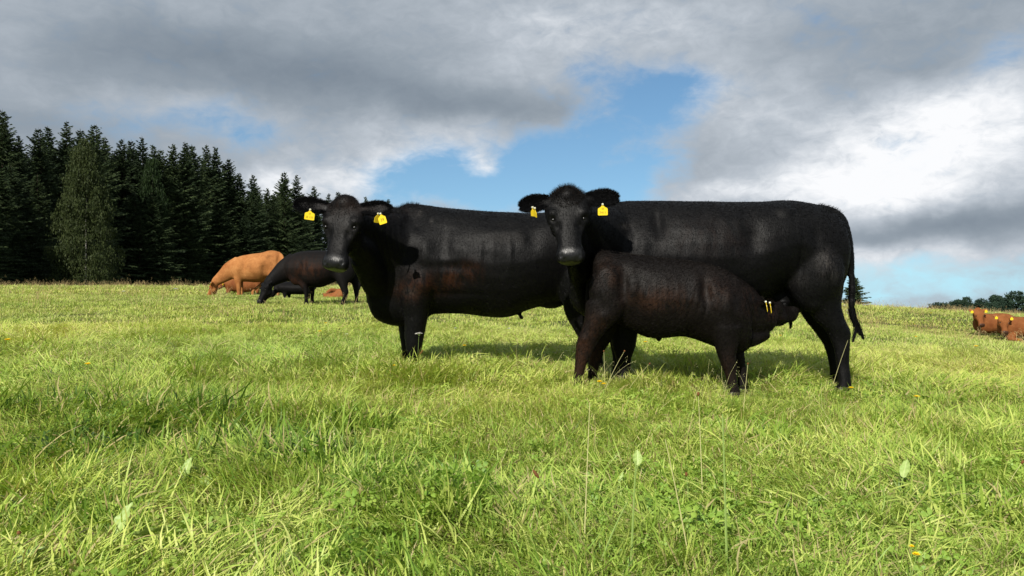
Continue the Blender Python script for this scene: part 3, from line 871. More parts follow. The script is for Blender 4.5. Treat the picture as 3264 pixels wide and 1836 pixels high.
def topline_hair(F, parent, material, rs, x0, x1, n, length, name="coat_hair", lean=(1, 0, .2), ymid=None, dist=None, zmin=-1e9):
    """short coat hair standing off the back"""
    N_ = F.normals()
    ok = np.where((F.co[:, 0] > x0) & (F.co[:, 0] < x1) & (N_[:, 2] > .72) & (F.co[:, 2] > zmin))[0]
    pk = rs.choice(ok, n)
    roots = F.co[pk] + rs.normal(0, .004, (n, 3))
    dirs = N_[pk] * .55 + np.array(lean) + rs.normal(0, .25, (n, 3))
    return hair(name, roots, dirs, length, .0014, material, parent, rs, segs=2)

def coat(F, parent, material, rs, n, length, flow, avoid=None, width=.0018, zmin=.42):
    """the short coat itself: tapered locks lying along the hide from head to tail and down the flanks"""
    N_ = F.normals(); g = float(parent.location.z)
    pk = rs.integers(0, len(F.co), n)
    ok = F.co[pk, 2] > g + zmin * rs.uniform(.2, 1, n)
    if avoid is not None: ok &= avoid[pk] < .05
    pk = pk[ok]; m = len(pk)
    f = np.array(flow)[None] + rs.normal(0, .22, (m, 3)) + np.stack([np.sin(F.co[pk, 2] * 9) * .15, np.zeros(m), np.cos(F.co[pk, 0] * 8) * .2], -1)
    t = f - (f * N_[pk]).sum(1)[:, None] * N_[pk]; t /= np.linalg.norm(t, axis=1)[:, None] + 1e-9
    o = hair("coat_hair", F.co[pk] + N_[pk] * .001 - t * .01, t + N_[pk] * rs.uniform(.04, .20, m)[:, None], length, width, material, parent, rs, curl=.12, droop=.05, segs=2)
    o['kind'] = 'stuff'
    return o

# ================================================================== first black cow (standing behind, head at the photo's centre left)
rs = np.random.default_rng(101)
g0 = P(1500, 1000, 6.45)
cow_a = empty("cow", (g0[0], 6.45, float(H(g0[0], 6.45))), "black cow with russet patches behind its elbow, turning its face beside the spruce wood", "cow")
F = Flesh()
dc = 6.45
F.trunk([(1205, 800, 900, 6.36, .09), (1222, 745, 972, 6.38, .15), (1252, 685, 1018, 6.42, .22), (1290, 652, 1030, 6.46, .265, .45), (1345, 652, 1008, 6.48, .30, .45), (1400, 660, 1000, 6.48, .325, .35),
         (1480, 668, 1000, 6.48, .36, .25), (1560, 674, 1010, 6.48, .375, .2), (1620, 677, 1010, 6.48, .375, .15), (1690, 680, 985, 6.48, .36, .12), (1760, 676, 968, 6.48, .32, .1), (1815, 674, 960, 6.48, .29, .1),
         (1870, 684, 940, 6.48, .25, .1), (1905, 715, 900, 6.48, .19, .1), (1925, 760, 860, 6.48, .11, .1)])
# shoulder, brisket, thighs, hip bones
F.trunk([(1170, 905, 965, 6.34, .05), (1185, 870, 1000, 6.36, .10), (1215, 840, 1024, 6.38, .15), (1262, 880, 1040, 6.42, .17), (1320, 930, 1034, 6.46, .15), (1370, 960, 1008, 6.48, .1)], n=24)
F.ell(P(1325, 850, 6.27), (.17, .10, .30)); F.ell(P(1330, 850, 6.70), (.17, .10, .30))
F.ell(P(1850, 880, 6.30), (.20, .13, .32)); F.ell(P(1850, 880, 6.68), (.20, .13, .32))
ends = [F.leg([(1262, 1392, 900, 6.26, .085), (1276, 1378, 960, 6.26, .085), (1285, 1364, 1011, 6.27, .070), (1289, 1352, 1071, 6.28, .056), (1293, 1345, 1113, 6.28, .052), (1300, 1336, 1140, 6.28, .040), (1301, 1333, 1160, 6.28, .037), (1296, 1334, 1176, 6.28, .042), (1294, 1336, None, 6.28, .045)]),
        F.leg([(1250, 1350, 940, 6.62, .08), (1266, 1336, 1015, 6.62, .065), (1273, 1318, 1070, 6.62, .052), (1279, 1318, 1108, 6.62, .048), (1281, 1309, 1140, 6.62, .036), (1276, 1309, 1165, 6.62, .040), (1274, 1311, None, 6.62, .042)]),
        F.leg([(1760, 1950, 880, 6.30, .10), (1790, 1945, 960, 6.30, .10), (1806, 1915, 1015, 6.30, .08), (1836, 1912, 1062, 6.30, .06), (1858, 1912, 1100, 6.30, .048), (1868, 1904, 1135, 6.30, .036), (1872, 1905, 1165, 6.30, .038), (1868, 1908, None, 6.30, .044)]),
        F.leg([(1770, 1940, 900, 6.66, .09), (1796, 1925, 970, 6.66, .09), (1815, 1905, 1025, 6.66, .07), (1850, 1915, 1068, 6.66, .055), (1880, 1925, 1100, 6.66, .045), (1892, 1922, 1135, 6.66, .035), (1890, 1924, 1160, 6.66, .04), (1886, 1926, None, 6.66, .042)])]
# neck up to the turned head
poll = P(1101, 655, 5.84)
F.tube([tuple(P(1300, 800, 6.45)) + (.27, .30), tuple(P(1250, 775, 6.34)) + (.21, .27), tuple(P(1195, 745, 6.19)) + (.165, .215), tuple(P(1145, 715, 6.02)) + (.130, .165), tuple(P(1112, 700, 5.88)) + (.105, .12)], n=26, m=24)
F.tube([tuple(P(1265, 700, 6.44)) + (.10, .10), tuple(P(1210, 705, 6.28)) + (.08, .10), tuple(P(1150, 690, 6.02)) + (.07, .08)], n=12)
F.tube([tuple(P(1215, 930, 6.36)) + (.09, .12), tuple(P(1172, 870, 6.22)) + (.07, .11), tuple(P(1140, 815, 6.02)) + (.06, .09)], n=12)
hd = Head(F, poll, (-.10, -.36, -1.0), (-.16, -1.0, .30), .955, 1.05)
EL = hd.ear(-1 if hd.S[0] > 0 else 1, P(938, 652, 5.82), width=.060)
ER = hd.ear(1 if hd.S[0] > 0 else -1, P(1250, 668, 5.80), width=.055)
F.tube([tuple(hd.pt(.22, 0, -.10)) + (.085, .09), tuple(P(1160, 800, 6.02)) + (.09, .11), tuple(P(1195, 860, 6.2)) + (.10, .13), tuple(P(1225, 920, 6.35)) + (.11, .13)], n=16)
# udder and teats, navel tuft
F.ell(P(1755, 955, 6.48), (.13, .13, .07))
for px_, d_ in ((1748, 6.42), (1768, 6.42), (1757, 6.55)):
    F.tube([tuple(P(px_, 955, d_)) + (.020,), tuple(P(px_ + 1, 975, d_)) + (.016,), tuple(P(px_ + 2, 984, d_)) + (.012,)], n=8)
F.tube([tuple(P(1655, 990, 6.48)) + (.02,), tuple(P(1657, 1004, 6.48)) + (.013,), tuple(P(1662, 1012, 6.48)) + (.022,), tuple(P(1663, 1020, 6.48)) + (.012,)], n=10)
# tail down the hidden rump
F.tube([tuple(P(1900, 700, 6.48)) + (.035,), tuple(P(1935, 740, 6.48)) + (.03,), tuple(P(1950, 860, 6.5)) + (.022,), tuple(P(1950, 980, 6.5)) + (.028,), tuple(P(1948, 1040, 6.5)) + (.01,)], n=24)
F.bake(.0105, 9)
hd.carve()
def folds_a(p):
    e = np.zeros(len(p))
    near = np.clip((6.47 - p[:, 1]) / .1, 0, 1)
    for px, py, w, h, a in ((1402, 880, .013, .08, .006), (1428, 888, .012, .09, .008), (1450, 878, .012, .08, .006), (1477, 880, .014, .07, .004)):
        c = P(px, py, 6.15)
        dx = p[:, 0] - c[0] - .10 * (p[:, 2] - c[2])
        e -= a * np.exp(-(dx / w) ** 2 - ((p[:, 2] - c[2]) / h) ** 2) * near
    for i, px in enumerate((1212, 1226, 1242, 1257, 1272)):           # neck pleats
        c = P(px, 760, 6.2); dx = p[:, 0] - c[0] + .12 * (p[:, 2] - c[2])
        e -= .004 * np.exp(-(dx / .010) ** 2 - ((p[:, 2] - c[2]) / .13) ** 2) * near
    e += .005 * np.sin(p[:, 0] * 17 + 2 * np.sin(p[:, 2] * 7)) * np.sin(p[:, 2] * 11 + p[:, 0] * 3) * near
    return e
F.wrinkle(folds_a)
F.swell(P(1355, 800, 6.2), (.09, .2, .24), .030); F.swell(P(1440, 850, 6.15), (.25, .2, .05), -.010)
F.swell(P(1420, 770, 6.2), (.09, .3, .20), -.022); F.swell(P(1300, 720, 6.3), (.05, .3, .10), -.020); F.swell(P(1590, 740, 6.1), (.22, .3, .05), .012)
for px_, a_, q_ in ((1482, 820, .005), (1531, 805, .007), (1572, 815, .004), (1628, 800, .005)): F.swell(P(px_, a_, 6.1), (.028, .3, .15), q_); F.swell(P(1350, 900, 6.2), (.12, .2, .14), .010)
F.swell(P(1440, 940, 6.15), (.30, .2, .04), -.010); F.swell(P(1700, 760, 6.15), (.10, .3, .14), -.022)
body = F.to_object("body", M_black, cow_a, dict(wet=hd.wet(), brown=pole_attr(F, [(1310, 925, 6.2, .13, .07, .75), (1345, 905, 6.2, .10, .09, .7), (1440, 885, 6.15, .09, .08, .75), (1500, 865, 6.15, .10, .07, .6), (1400, 920, 6.2, .1, .05, .5), (1150, 660, 6.0, .25, .07, .22)]), pale=pole_attr(F, [(1328, 675, 6.2, .02, .02, .8), (1372, 703, 6.2, .015, .02, .7), (1100, 700, 5.8, .12, .12, .22), (1310, 930, 6.2, .05, .03, .5), (1600, 760, 6.1, .25, .05, .2)]) * (F.co[:, 1] < 6.45)))
body['label'] = "black body with russet flank patches"
hd.parts(cow_a)
hd.ear_hair(EL, cow_a, M_hair, rs, 3600, .021); hd.ear_hair(ER, cow_a, M_hair, rs, 3600, .021)
ear_tag(P(989, 668, 5.70), (1, .05, -.14), (.12, -.1, 1), cow_a, w=.070, h=.073, lines=[("SE", .016, -.030), ("SE 153", .020, -.055)])
ear_tag(P(1213, 681, 5.68), (1, -.25, .30), (.18, -.1, 1), cow_a, w=.058, h=.075, lines=[("39", .030, -.046)])
ear_tag(P(1206, 681, 5.74), (.8, .9, -.05), (.30, 0, 1), cow_a, w=.052, h=.066)
for e in ends: hoof(F, e, cow_a)
hN = F.normals()
k_ = np.where(np.linalg.norm(F.co - hd.pt(.0, 0, .05), axis=1) < .11)[0]; pk = rs.choice(k_, 1500)
hair("poll_hair", F.co[pk], hN[pk] * .5 + hd.A * .5 + rs.normal(0, .3, (1500, 3)), .026, .0016, M_brownhair, cow_a, rs)
topline_hair(F, cow_a, M_hair, rs, P(1255, 0, 6.4)[0], P(1330, 0, 6.4)[0], 1500, .028, "withers_hair", (.2, 0, .8))
topline_hair(F, cow_a, M_hair, rs, P(1300, 0, 6.4)[0], P(1900, 0, 6.4)[0], 3000, .012, "back_hair", (.9, 0, .3))
coat(F, cow_a, M_coat, rs, 95000, .017, (.8, 0, -.55), hd.wet())

# ================================================================== second black cow (head raised in front of the first, suckling her calf)
rs = np.random.default_rng(202)
g0 = P(2300, 1000, 5.98)
cow_b = empty("cow", (g0[0], 5.98, float(H(g0[0], 5.98))), "glossy black cow suckling a calf, her tail hanging down behind", "cow")
F = Flesh()
F.trunk([(1842, 800, 930, 5.86, .09), (1856, 740, 968, 5.88, .15), (1880, 690, 1000, 5.92, .21), (1915, 655, 1015, 5.96, .25, .4), (1968, 643, 1016, 6.0, .29, .45), (2054, 640, 1000, 6.02, .33, .38),
         (2150, 641, 1000, 6.02, .37, .25), (2260, 643, 1004, 6.02, .385, .15), (2360, 644, 985, 6.02, .375, .1), (2435, 643, 950, 6.02, .345, .1), (2493, 639, 925, 6.02, .32, .08), (2551, 644, 935, 6.02, .30, .08),
         (2610, 656, 950, 6.02, .27, .1), (2650, 672, 940, 6.02, .235, .12), (2676, 705, 915, 6.02, .19, .1), (2688, 755, 870, 6.02, .12, .1)])
F.trunk([(1815, 900, 955, 5.84, .06), (1832, 860, 985, 5.86, .11), (1865, 840, 1010, 5.90, .15), (1915, 880, 1040, 5.95, .17), (1975, 930, 1030, 6.0, .15), (2025, 960, 1005, 6.0, .1)], n=24)
F.ell(P(2000, 850, 5.80), (.17, .10, .28)); F.ell(P(2000, 850, 6.22), (.17, .10, .28))
F.ell(P(2485, 700, 5.88), (.13, .14, .12)); F.ell(P(2485, 700, 6.16), (.13, .14, .12))
F.ell(P(2655, 735, 5.90), (.07, .06, .06)); F.ell(P(2655, 735, 6.14), (.07, .06, .06))
F.ell(P(2600, 870, 5.84), (.205, .13, .30)); F.ell(P(2595, 860, 6.20), (.20, .12, .30))
ends = [F.leg([(1925, 2060, 930, 5.84, .085), (1935, 2045, 1000, 5.84, .075), (1944, 2034, 1060, 5.86, .06), (1950, 2026, 1110, 5.86, .055), (1962, 2014, 1145, 5.86, .042), (1966, 2012, 1170, 5.86, .040), (1962, 2016, None, 5.86, .05)]),
        F.leg([(1930, 2030, 960, 6.18, .08), (1938, 2010, 1050, 6.18, .06), (1944, 1996, 1100, 6.18, .05), (1952, 1988, 1140, 6.18, .038), (1950, 1990, 1180, 6.18, .042), (1948, 1992, None, 6.18, .046)]),
        F.leg([(2490, 2690, 860, 5.86, .12), (2515, 2686, 930, 5.86, .12), (2560, 2680, 975, 5.86, .10), (2596, 2693, 1020, 5.85, .07), (2632, 2710, 1052, 5.84, .055), (2648, 2712, 1085, 5.84, .047), (2659, 2709, 1120, 5.83, .040), (2663, 2707, 1160, 5.83, .037), (2668, 2712, 1195, 5.82, .040), (2668, 2716, 1225, 5.82, .048), (2664, 2714, None, 5.82, .052)]),
        F.leg([(2490, 2660, 880, 6.18, .10), (2530, 2650, 950, 6.18, .10), (2560, 2650, 1010, 6.18, .075), (2598, 2668, 1060, 6.18, .055), (2625, 2680, 1100, 6.18, .045), (2637, 2674, 1140, 6.18, .036), (2644, 2680, 1175, 6.18, .040), (2642, 2684, None, 6.18, .046)])]
poll = P(1808, 628, 5.38)
F.tube([tuple(P(1955, 800, 5.98)) + (.25, .30), tuple(P(1925, 770, 5.86)) + (.20, .27), tuple(P(1880, 735, 5.70)) + (.16, .21), tuple(P(1838, 700, 5.54)) + (.130, .155), tuple(P(1815, 680, 5.42)) + (.105, .12)], n=26, m=24)
F.tube([tuple(P(1950, 700, 5.98)) + (.11, .10), tuple(P(1905, 692, 5.80)) + (.09, .09), tuple(P(1850, 670, 5.55)) + (.07, .08)], n=12)
F.tube([tuple(P(1862, 950, 5.88)) + (.10, .12), tuple(P(1846, 880, 5.76)) + (.075, .11), tuple(P(1832, 815, 5.56)) + (.06, .09)], n=12)
hd = Head(F, poll, (.03, -.36, -1.0), (-.05, -1.0, .32), .90, 1.10)
F.tube([tuple(hd.pt(.22, 0, -.10)) + (.085, .09), tuple(P(1845, 790, 5.58)) + (.09, .11), tuple(P(1858, 860, 5.75)) + (.10, .13)], n=14)
# udder
F.ell(P(2490, 945, 6.06), (.18, .13, .11)); F.ell(P(2535, 960, 6.04), (.10, .10, .09))
for px_, py_, d_, l_ in ((2519, 1012, 5.98, 40), (2500, 985, 5.93, 22), (2535, 985, 6.08, 20)):
    F.tube([tuple(P(px_, py_ - 20, d_)) + (.030,), tuple(P(px_ + 1, py_ + l_ * .5, d_)) + (.018,), tuple(P(px_ + 1, py_ + l_, d_)) + (.012,)], n=9)
# tail: off the tail head and down
F.tube([tuple(P(2590, 664, 6.0)) + (.05, .03), tuple(P(2640, 672, 5.98)) + (.045, .035), tuple(P(2676, 694, 5.96)) + (.042, .038), tuple(P(2698, 740, 5.95)) + (.034,), tuple(P(2710, 800, 5.95)) + (.026,), tuple(P(2715, 870, 5.95)) + (.024,),
        tuple(P(2716, 930, 5.95)) + (.029,), tuple(P(2714, 975, 5.95)) + (.026,), tuple(P(2715, 1000, 5.95)) + (.014,)], n=46)
ER = hd.ear(1 if hd.S[0] > 0 else -1, P(1970, 632, 5.36), width=.060)
EL = hd.ear(-1 if hd.S[0] > 0 else 1, P(1658, 660, 5.38), width=.060)
F.bake(.0105, 9)
hd.carve()
def folds_b(p):
    e = np.zeros(len(p)); near = np.clip((6.0 - p[:, 1]) / .1, 0, 1)
    for i, px in enumerate((1898, 1907, 1917, 1926, 1938)):
        c = P(px, 705, 5.75); dx = p[:, 0] - c[0] + .05 * (p[:, 2] - c[2])
        e -= .005 * np.exp(-(dx / .008) ** 2 - ((p[:, 2] - c[2]) / .10) ** 2) * near
    e += .004 * np.sin(p[:, 0] * 15 + 2 * np.sin(p[:, 2] * 6)) * np.sin(p[:, 2] * 10 + p[:, 0] * 3) * near
    for px in (2300, 2250, 2200):
        c = P(px, 770, 5.7); dx = p[:, 0] - c[0] - .2 * (p[:, 2] - c[2])
        e += .002 * np.exp(-(dx / .03) ** 2 - ((p[:, 2] - c[2]) / .2) ** 2) * near
    return e
F.wrinkle(folds_b)
F.swell(P(2405, 760, 5.65), (.12, .3, .17), -.040); F.swell(P(2560, 830, 5.7), (.035, .2, .16), -.016); F.swell(P(2640, 860, 5.7), (.07, .2, .16), .018); F.swell(P(2600, 980, 5.75), (.06, .2, .05), .012)
for px_, a_, q_ in ((2165, 790, .003), (2250, 790, .003), (2322, 780, .002)): F.swell(P(px_, a_, 5.6), (.045, .3, .14), q_)
F.swell(P(2105, 700, 5.7), (.05, .3, .20), -.020); F.swell(P(2100, 700, 5.7), (.06, .3, .13), -.015); F.swell(P(2050, 790, 5.7), (.07, .2, .16), .014)
F.swell(P(2470, 925, 5.7), (.14, .2, .03), .012); F.swell(P(2590, 760, 5.8), (.06, .3, .10), -.014); F.swell(P(2700, 1060, 5.85), (.03, .1, .05), .006)
body = F.to_object("body", M_black, cow_b, dict(wet=hd.wet(), brown=pole_attr(F, [(2250, 760, 5.7, .3, .12, .10)]), pale=pole_attr(F, [(2640, 840, 5.7, .07, .09, .7), (2660, 870, 5.7, .04, .05, .8), (2000, 720, 5.7, .05, .02, .5), (2560, 900, 5.7, .05, .05, .25)]) * (F.co[:, 1] < 6.0)))
hd.parts(cow_b)
hd.ear_hair(EL, cow_b, M_hair, rs, 4200, .024); hd.ear_hair(ER, cow_b, M_hair, rs, 4200, .024)
ear_tag(P(1921, 651, 5.24), (1, -.1, .02), (.16, -.1, 1), cow_b, w=.064, h=.072, lines=[("SE", .016, -.030), ("7411", .022, -.055)])
ear_tag(P(1704, 664, 5.22), (.35, -.9, -.3), (-.25, .1, 1), cow_b, w=.055, h=.058)
ear_tag(P(1697, 661, 5.28), (.35, -.9, -.1), (-.15, .1, 1), cow_b, w=.06, h=.058)
for i, e in enumerate(ends): hoof(F, e, cow_b)
hN = F.normals()
k_ = np.where(np.linalg.norm(F.co - hd.pt(-.02, 0, .04), axis=1) < .12)[0]; pk = rs.choice(k_, 2600)
hair("poll_hair", F.co[pk], hN[pk] * .6 + hd.A * .25 + np.array([0, 0, .25]) + rs.normal(0, .3, (2600, 3)), .036, .0017, M_brownhair, cow_b, rs)
topline_hair(F, cow_b, M_hair, rs, P(1960, 0, 6.0)[0], P(2600, 0, 6.0)[0], 3000, .010, "back_hair", (.9, 0, .3))
coat(F, cow_b, M_coat, rs, 95000, .016, (.8, 0, -.55), hd.wet())
topline_hair(F, cow_b, M_hair, rs, P(2610, 0, 6.0)[0], P(2690, 0, 6.0)[0], 1500, .024, "tail_head_hair", (.5, 0, .6), zmin=P(0, 720, 6.0)[2])
# tail switch: wavy locks
n = 700; base = np.array([P(2714, 985, 5.95)] * n) + rs.normal(0, .012, (n, 3))
lock = rs.integers(0, 3, n); V = []
tt = np.linspace(0, 1, 8)
paths = [[(2714, 985), (2718, 1010), (2728, 1035), (2735, 1058), (2750, 1070)], [(2714, 985), (2717, 1010), (2727, 1030), (2727, 1055), (2718, 1088)], [(2716, 985), (2722, 1015), (2733, 1030), (2742, 1048), (2752, 1080)]]
for q in range(n):
    pp = np.array([P(a, b, 5.95) for a, b in paths[lock[q]]]); off = rs.normal(0, .010, 3)
    u = tt * 4; i = np.minimum(u.astype(int), 3); f_ = (u - i)[:, None]
    c = pp[i] * (1 - f_) + pp[i + 1] * f_ + off * (1 - .55 * tt)[:, None] + rs.normal(0, .0015, (8, 3))
    w = (.0016 * (1 - .6 * tt))[:, None] * nz(rs.normal(0, 1, 3))
    V.append(np.stack([c - w, c + w], 1).reshape(-1, 3))
V = np.array(V); fs = np.array([(2 * s, 2 * s + 1, 2 * s + 3, 2 * s + 2) for s in range(7)])
mesh_obj("tail_switch", V.reshape(-1, 3), (fs[None] + (np.arange(n) * 16)[:, None, None]).reshape(-1, 4), M_hair, cow_b)

# ================================================================== the suckling calf
rs = np.random.default_rng(303)
g0 = P(2100, 1000, 5.5)
calf = empty("calf", (g0[0], 5.5, float(H(g0[0], 5.5))), "dark brown calf reaching under the cow's belly to suckle", "calf")
F = Flesh()
F.trunk([(1887, 830, 890, 5.60, .10), (1892, 806, 960, 5.60, .15), (1910, 800, 1000, 5.60, .18, .15), (1960, 804, 1030, 5.60, .20, .15), (2010, 810, 1052, 5.59, .21, .2), (2070, 817, 1076, 5.58, .22, .25), (2120, 824, 1076, 5.57, .225, .25), (2180, 831, 1072, 5.56, .225, .3),
         (2226, 836, 1084, 5.54, .21, .35), (2276, 848, 1104, 5.52, .20, .4), (2320, 866, 1118, 5.52, .18, .4), (2360, 900, 1124, 5.53, .15, .3), (2385, 940, 1112, 5.54, .10, .2)])
F.ell(P(1935, 930, 5.46), (.125, .09, .20)); F.ell(P(1935, 930, 5.72), (.125, .09, .20))
F.ell(P(2305, 1000, 5.40), (.11, .07, .20)); F.ell(P(2305, 1000, 5.64), (.11, .07, .20))
ends = [F.leg([(1866, 2010, 960, 5.46, .085), (1862, 1975, 1015, 5.46, .075), (1851, 1936, 1055, 5.46, .052), (1840, 1912, 1085, 5.46, .040), (1834, 1889, 1125, 5.46, .033), (1829, 1866, 1175, 5.46, .028), (1824, 1862, 1205, 5.46, .032), (1818, 1862, None, 5.46, .038)]),
        F.leg([(1880, 2000, 980, 5.72, .075), (1885, 1970, 1040, 5.72, .06), (1880, 1948, 1085, 5.72, .045), (1877, 1926, 1120, 5.72, .035), (1875, 1911, 1165, 5.72, .027), (1873, 1905, 1195, 5.72, .030), (1868, 1904, None, 5.72, .036)]),
        F.leg([(2258, 2370, 1040, 5.40, .07), (2272, 2354, 1090, 5.40, .058), (2285, 2346, 1128, 5.40, .045), (2299, 2350, 1165, 5.40, .040), (2310, 2350, 1195, 5.40, .031), (2319, 2352, 1225, 5.40, .030), (2322, 2360, 1245, 5.40, .034), (2322, 2364, None, 5.40, .040)]),
        F.leg([(2290, 2380, 1060, 5.64, .06), (2325, 2372, 1120, 5.64, .042), (2338, 2376, 1155, 5.64, .036), (2350, 2382, 1185, 5.64, .028), (2350, 2384, 1220, 5.64, .032), (2350, 2386, None, 5.64, .036)])]
# neck and head stretched forward under the flank
F.tube([tuple(P(2300, 965, 5.53)) + (.16, .22), tuple(P(2345, 980, 5.56)) + (.13, .19), tuple(P(2390, 1002, 5.60)) + (.105, .16), tuple(P(2425, 1010, 5.64)) + (.095, .125), tuple(P(2450, 1012, 5.68)) + (.09, .10)], n=24, m=22)
F.tube([tuple(P(2350, 1075, 5.54)) + (.08, .09), tuple(P(2395, 1078, 5.58)) + (.06, .06), tuple(P(2440, 1060, 5.64)) + (.05, .05)], n=12)
hd = Head(F, P(2428, 985, 5.66), (1.0, .62, -.10), (-.1, .3, 1.0), .66)
e1 = hd.ear(1 if hd.S[1] < 0 else -1, P(2436, 966, 5.47), width=.055)
e2 = hd.ear(-1 if hd.S[1] < 0 else 1, P(2420, 950, 5.85), width=.055)
F.tube([tuple(P(2098, 1065, 5.58)) + (.03,), tuple(P(2099, 1082, 5.58)) + (.018,), tuple(P(2100, 1090, 5.58)) + (.008,)], n=8)
F.tube([tuple(P(1900, 812, 5.62)) + (.025,), tuple(P(1882, 835, 5.64)) + (.020,), tuple(P(1874, 900, 5.68)) + (.014,), tuple(P(1872, 970, 5.70)) + (.018,), tuple(P(1872, 1005, 5.70)) + (.006,)], n=26)
F.bake(.0092, 8)
hd.carve()
def folds_c(p):
    e = np.zeros(len(p)); near = np.clip((5.56 - p[:, 1]) / .08, 0, 1)
    for px, py in ((2200, 970), (2222, 975), (2245, 985)):
        c = P(px, py, 5.4); dx = p[:, 0] - c[0] - .25 * (p[:, 2] - c[2])
        e -= .005 * np.exp(-(dx / .010) ** 2 - ((p[:, 2] - c[2]) / .07) ** 2) * near
    c = P(2033, 960, 5.4); dx = p[:, 0] - c[0] - .15 * (p[:, 2] - c[2])
    e -= .012 * np.exp(-(dx / .03) ** 2 - ((p[:, 2] - c[2]) / .12) ** 2) * near
    for px in (2370, 2388, 2405): 
        c = P(px, 985, 5.5); dx = p[:, 0] - c[0] + .35 * (p[:, 2] - c[2])
        e -= .004 * np.exp(-(dx / .008) ** 2 - ((p[:, 2] - c[2]) / .09) ** 2) * near
    return e + .003 * np.sin(p[:, 0] * 23 + 2 * np.sin(p[:, 2] * 9)) * np.sin(p[:, 2] * 15) * near
F.wrinkle(folds_c)
F.swell(P(1990, 900, 5.4), (.05, .2, .13), -.028); F.swell(P(1930, 1010, 5.35), (.06, .2, .05), .010); F.swell(P(2320, 960, 5.35), (.05, .2, .14), .014); F.swell(P(1862, 1082, 5.4), (.03, .1, .03), .006)
for px_ in (2060, 2095, 2130, 2165): F.swell(P(px_, 930, 5.3), (.014, .2, .11), .005); F.swell(P(2245, 930, 5.4), (.05, .2, .13), -.010)
body = F.to_object("body", M_calf, calf, dict(wet=hd.wet(), brown=pole_attr(F, [(2100, 955, 5.4, .20, .08, .6), (1950, 870, 5.4, .09, .10, .4), (1840, 1130, 5.46, .10, .16, .9), (1890, 1150, 5.7, .08, .14, .8), (1900, 1050, 5.46, .12, .1, .5), (2380, 960, 5.5, .08, .10, .4),
                                                                                      (2455, 1000, 5.6, .06, .05, .7), (2480, 1030, 5.6, .05, .05, .5), (2280, 930, 5.4, .1, .1, .35), (2320, 1180, 5.4, .06, .12, .25)])))
hd.parts(calf)
hd.ear_hair(e1, calf, M_brownhair, rs, 900, .02); hd.ear_hair(e2, calf, M_brownhair, rs, 900, .02)
ear_tag(P(2441, 962, 5.44), (.25, 1, -.1), (-.18, -.1, 1), calf, w=.05, h=.070)
ear_tag(P(2454, 965, 5.44), (.22, 1, -.1), (-.14, -.1, 1), calf, w=.05, h=.072)
for e in ends: hoof(F, e, calf, .72)
topline_hair(F, calf, M_brownhair, rs, P(1885, 0, 5.6)[0], P(2330, 0, 5.6)[0], 5000, .013, "back_hair", (-.9, 0, .3))
coat(F, calf, M_calfcoat, rs, 60000, .018, (-.8, 0, -.5), hd.wet(), .0018, .25)
# ================================================================== the herd further off
def u5(u, v): return 620 + u * .2252, 740 + v * .2252
def far_trunk(F, rows, d, hw, conv=u5, **k):
    F.trunk([conv(u, a)[:1] + (conv(u, a)[1], conv(u, b)[1], d, hw * w) for u, a, b, w in rows], n=34, m=22, **k)
def far_leg(F, rows, d, hd_, conv=u5):
    rr = []
    for r in rows:
        l, r_, v = r
        rr.append((conv(l, 0)[0], conv(r_, 0)[0], None if v is None else conv(0, v)[1], d, hd_ * (r_ - l) / (rows[0][1] - rows[0][0]) * .5 + hd_ * .5))
    return F.leg(rr, n=16, m=12)
def far_head(F, px, py, d, A, N, k=1.0, ears=True, tip=(.20, .03)):
    h = Head(F, P(px, py, d), A, N, k)
    E = []
    if ears:
        for s in (-1, 1):
            E.append(h.ear(s, h.pt(.04, s * (.105 + tip[0] * .85), -.01) + np.array([0, 0, tip[1]]), width=.055, thick=.024))
    return h, E
def finish(F, h, voxel, smooth, material, root, E=(), brown=None, tags=(), hooves=(), swells=()):
    F.bake(voxel, smooth)
    for u, v, dd, rx, rz, a in swells: F.swell(P(*u5(u, v), dd), (rx, .4, rz), a)
    h.carve()
    b = F.to_object("body", material, root, dict(wet=h.wet() * .8, brown=pole_attr(F, brown) if brown else np.zeros(len(F.co))))
    h.parts(root)
    for E_ in tags:
        ear_tag(E_['base'] + E_['ax'] * E_['L'] * .55 + E_['face'] * .05 + E_['wid'] * 0, np.cross([0, 0, 1.0], E_['face']), (0, 0, 1), root, w=.075, h=.085)
    for e in hooves: hoof(F, e, root)
    return b

# ginger cow grazing
d = 23.3; p0 = P(*u5(850, 600), d)
cow_c = empty("cow", (p0[0], d, float(H(p0[0], d))), "ginger cow grazing in front of the spruces, the only full-bodied light one", "cow", "cattle grazing further off")
F = Flesh()
far_trunk(F, [(520, 470, 600, .35), (550, 415, 655, .6), (600, 362, 690, .8), (640, 343, 700, .9), (760, 315, 705, 1.0), (880, 298, 712, 1.08), (960, 288, 700, 1.05), (1030, 266, 660, .95), (1110, 257, 620, .88), (1180, 274, 590, .78), (1230, 305, 540, .6), (1265, 350, 470, .35)], d, .36)
F.ell(P(*u5(600, 520), d - .2), (.17, .12, .26)); F.ell(P(*u5(1110, 480), d - .16), (.26, .14, .36)); F.ell(P(*u5(1110, 480), d + .16), (.26, .14, .36))
F.tube([tuple(P(*u5(640, 500), d)) + (.22, .34), tuple(P(*u5(520, 540), d - .05)) + (.17, .27), tuple(P(*u5(420, 615), d - .1)) + (.13, .20), tuple(P(*u5(330, 680), d - .15)) + (.11, .15), tuple(P(*u5(280, 715), d - .18)) + (.10, .12)], n=18)
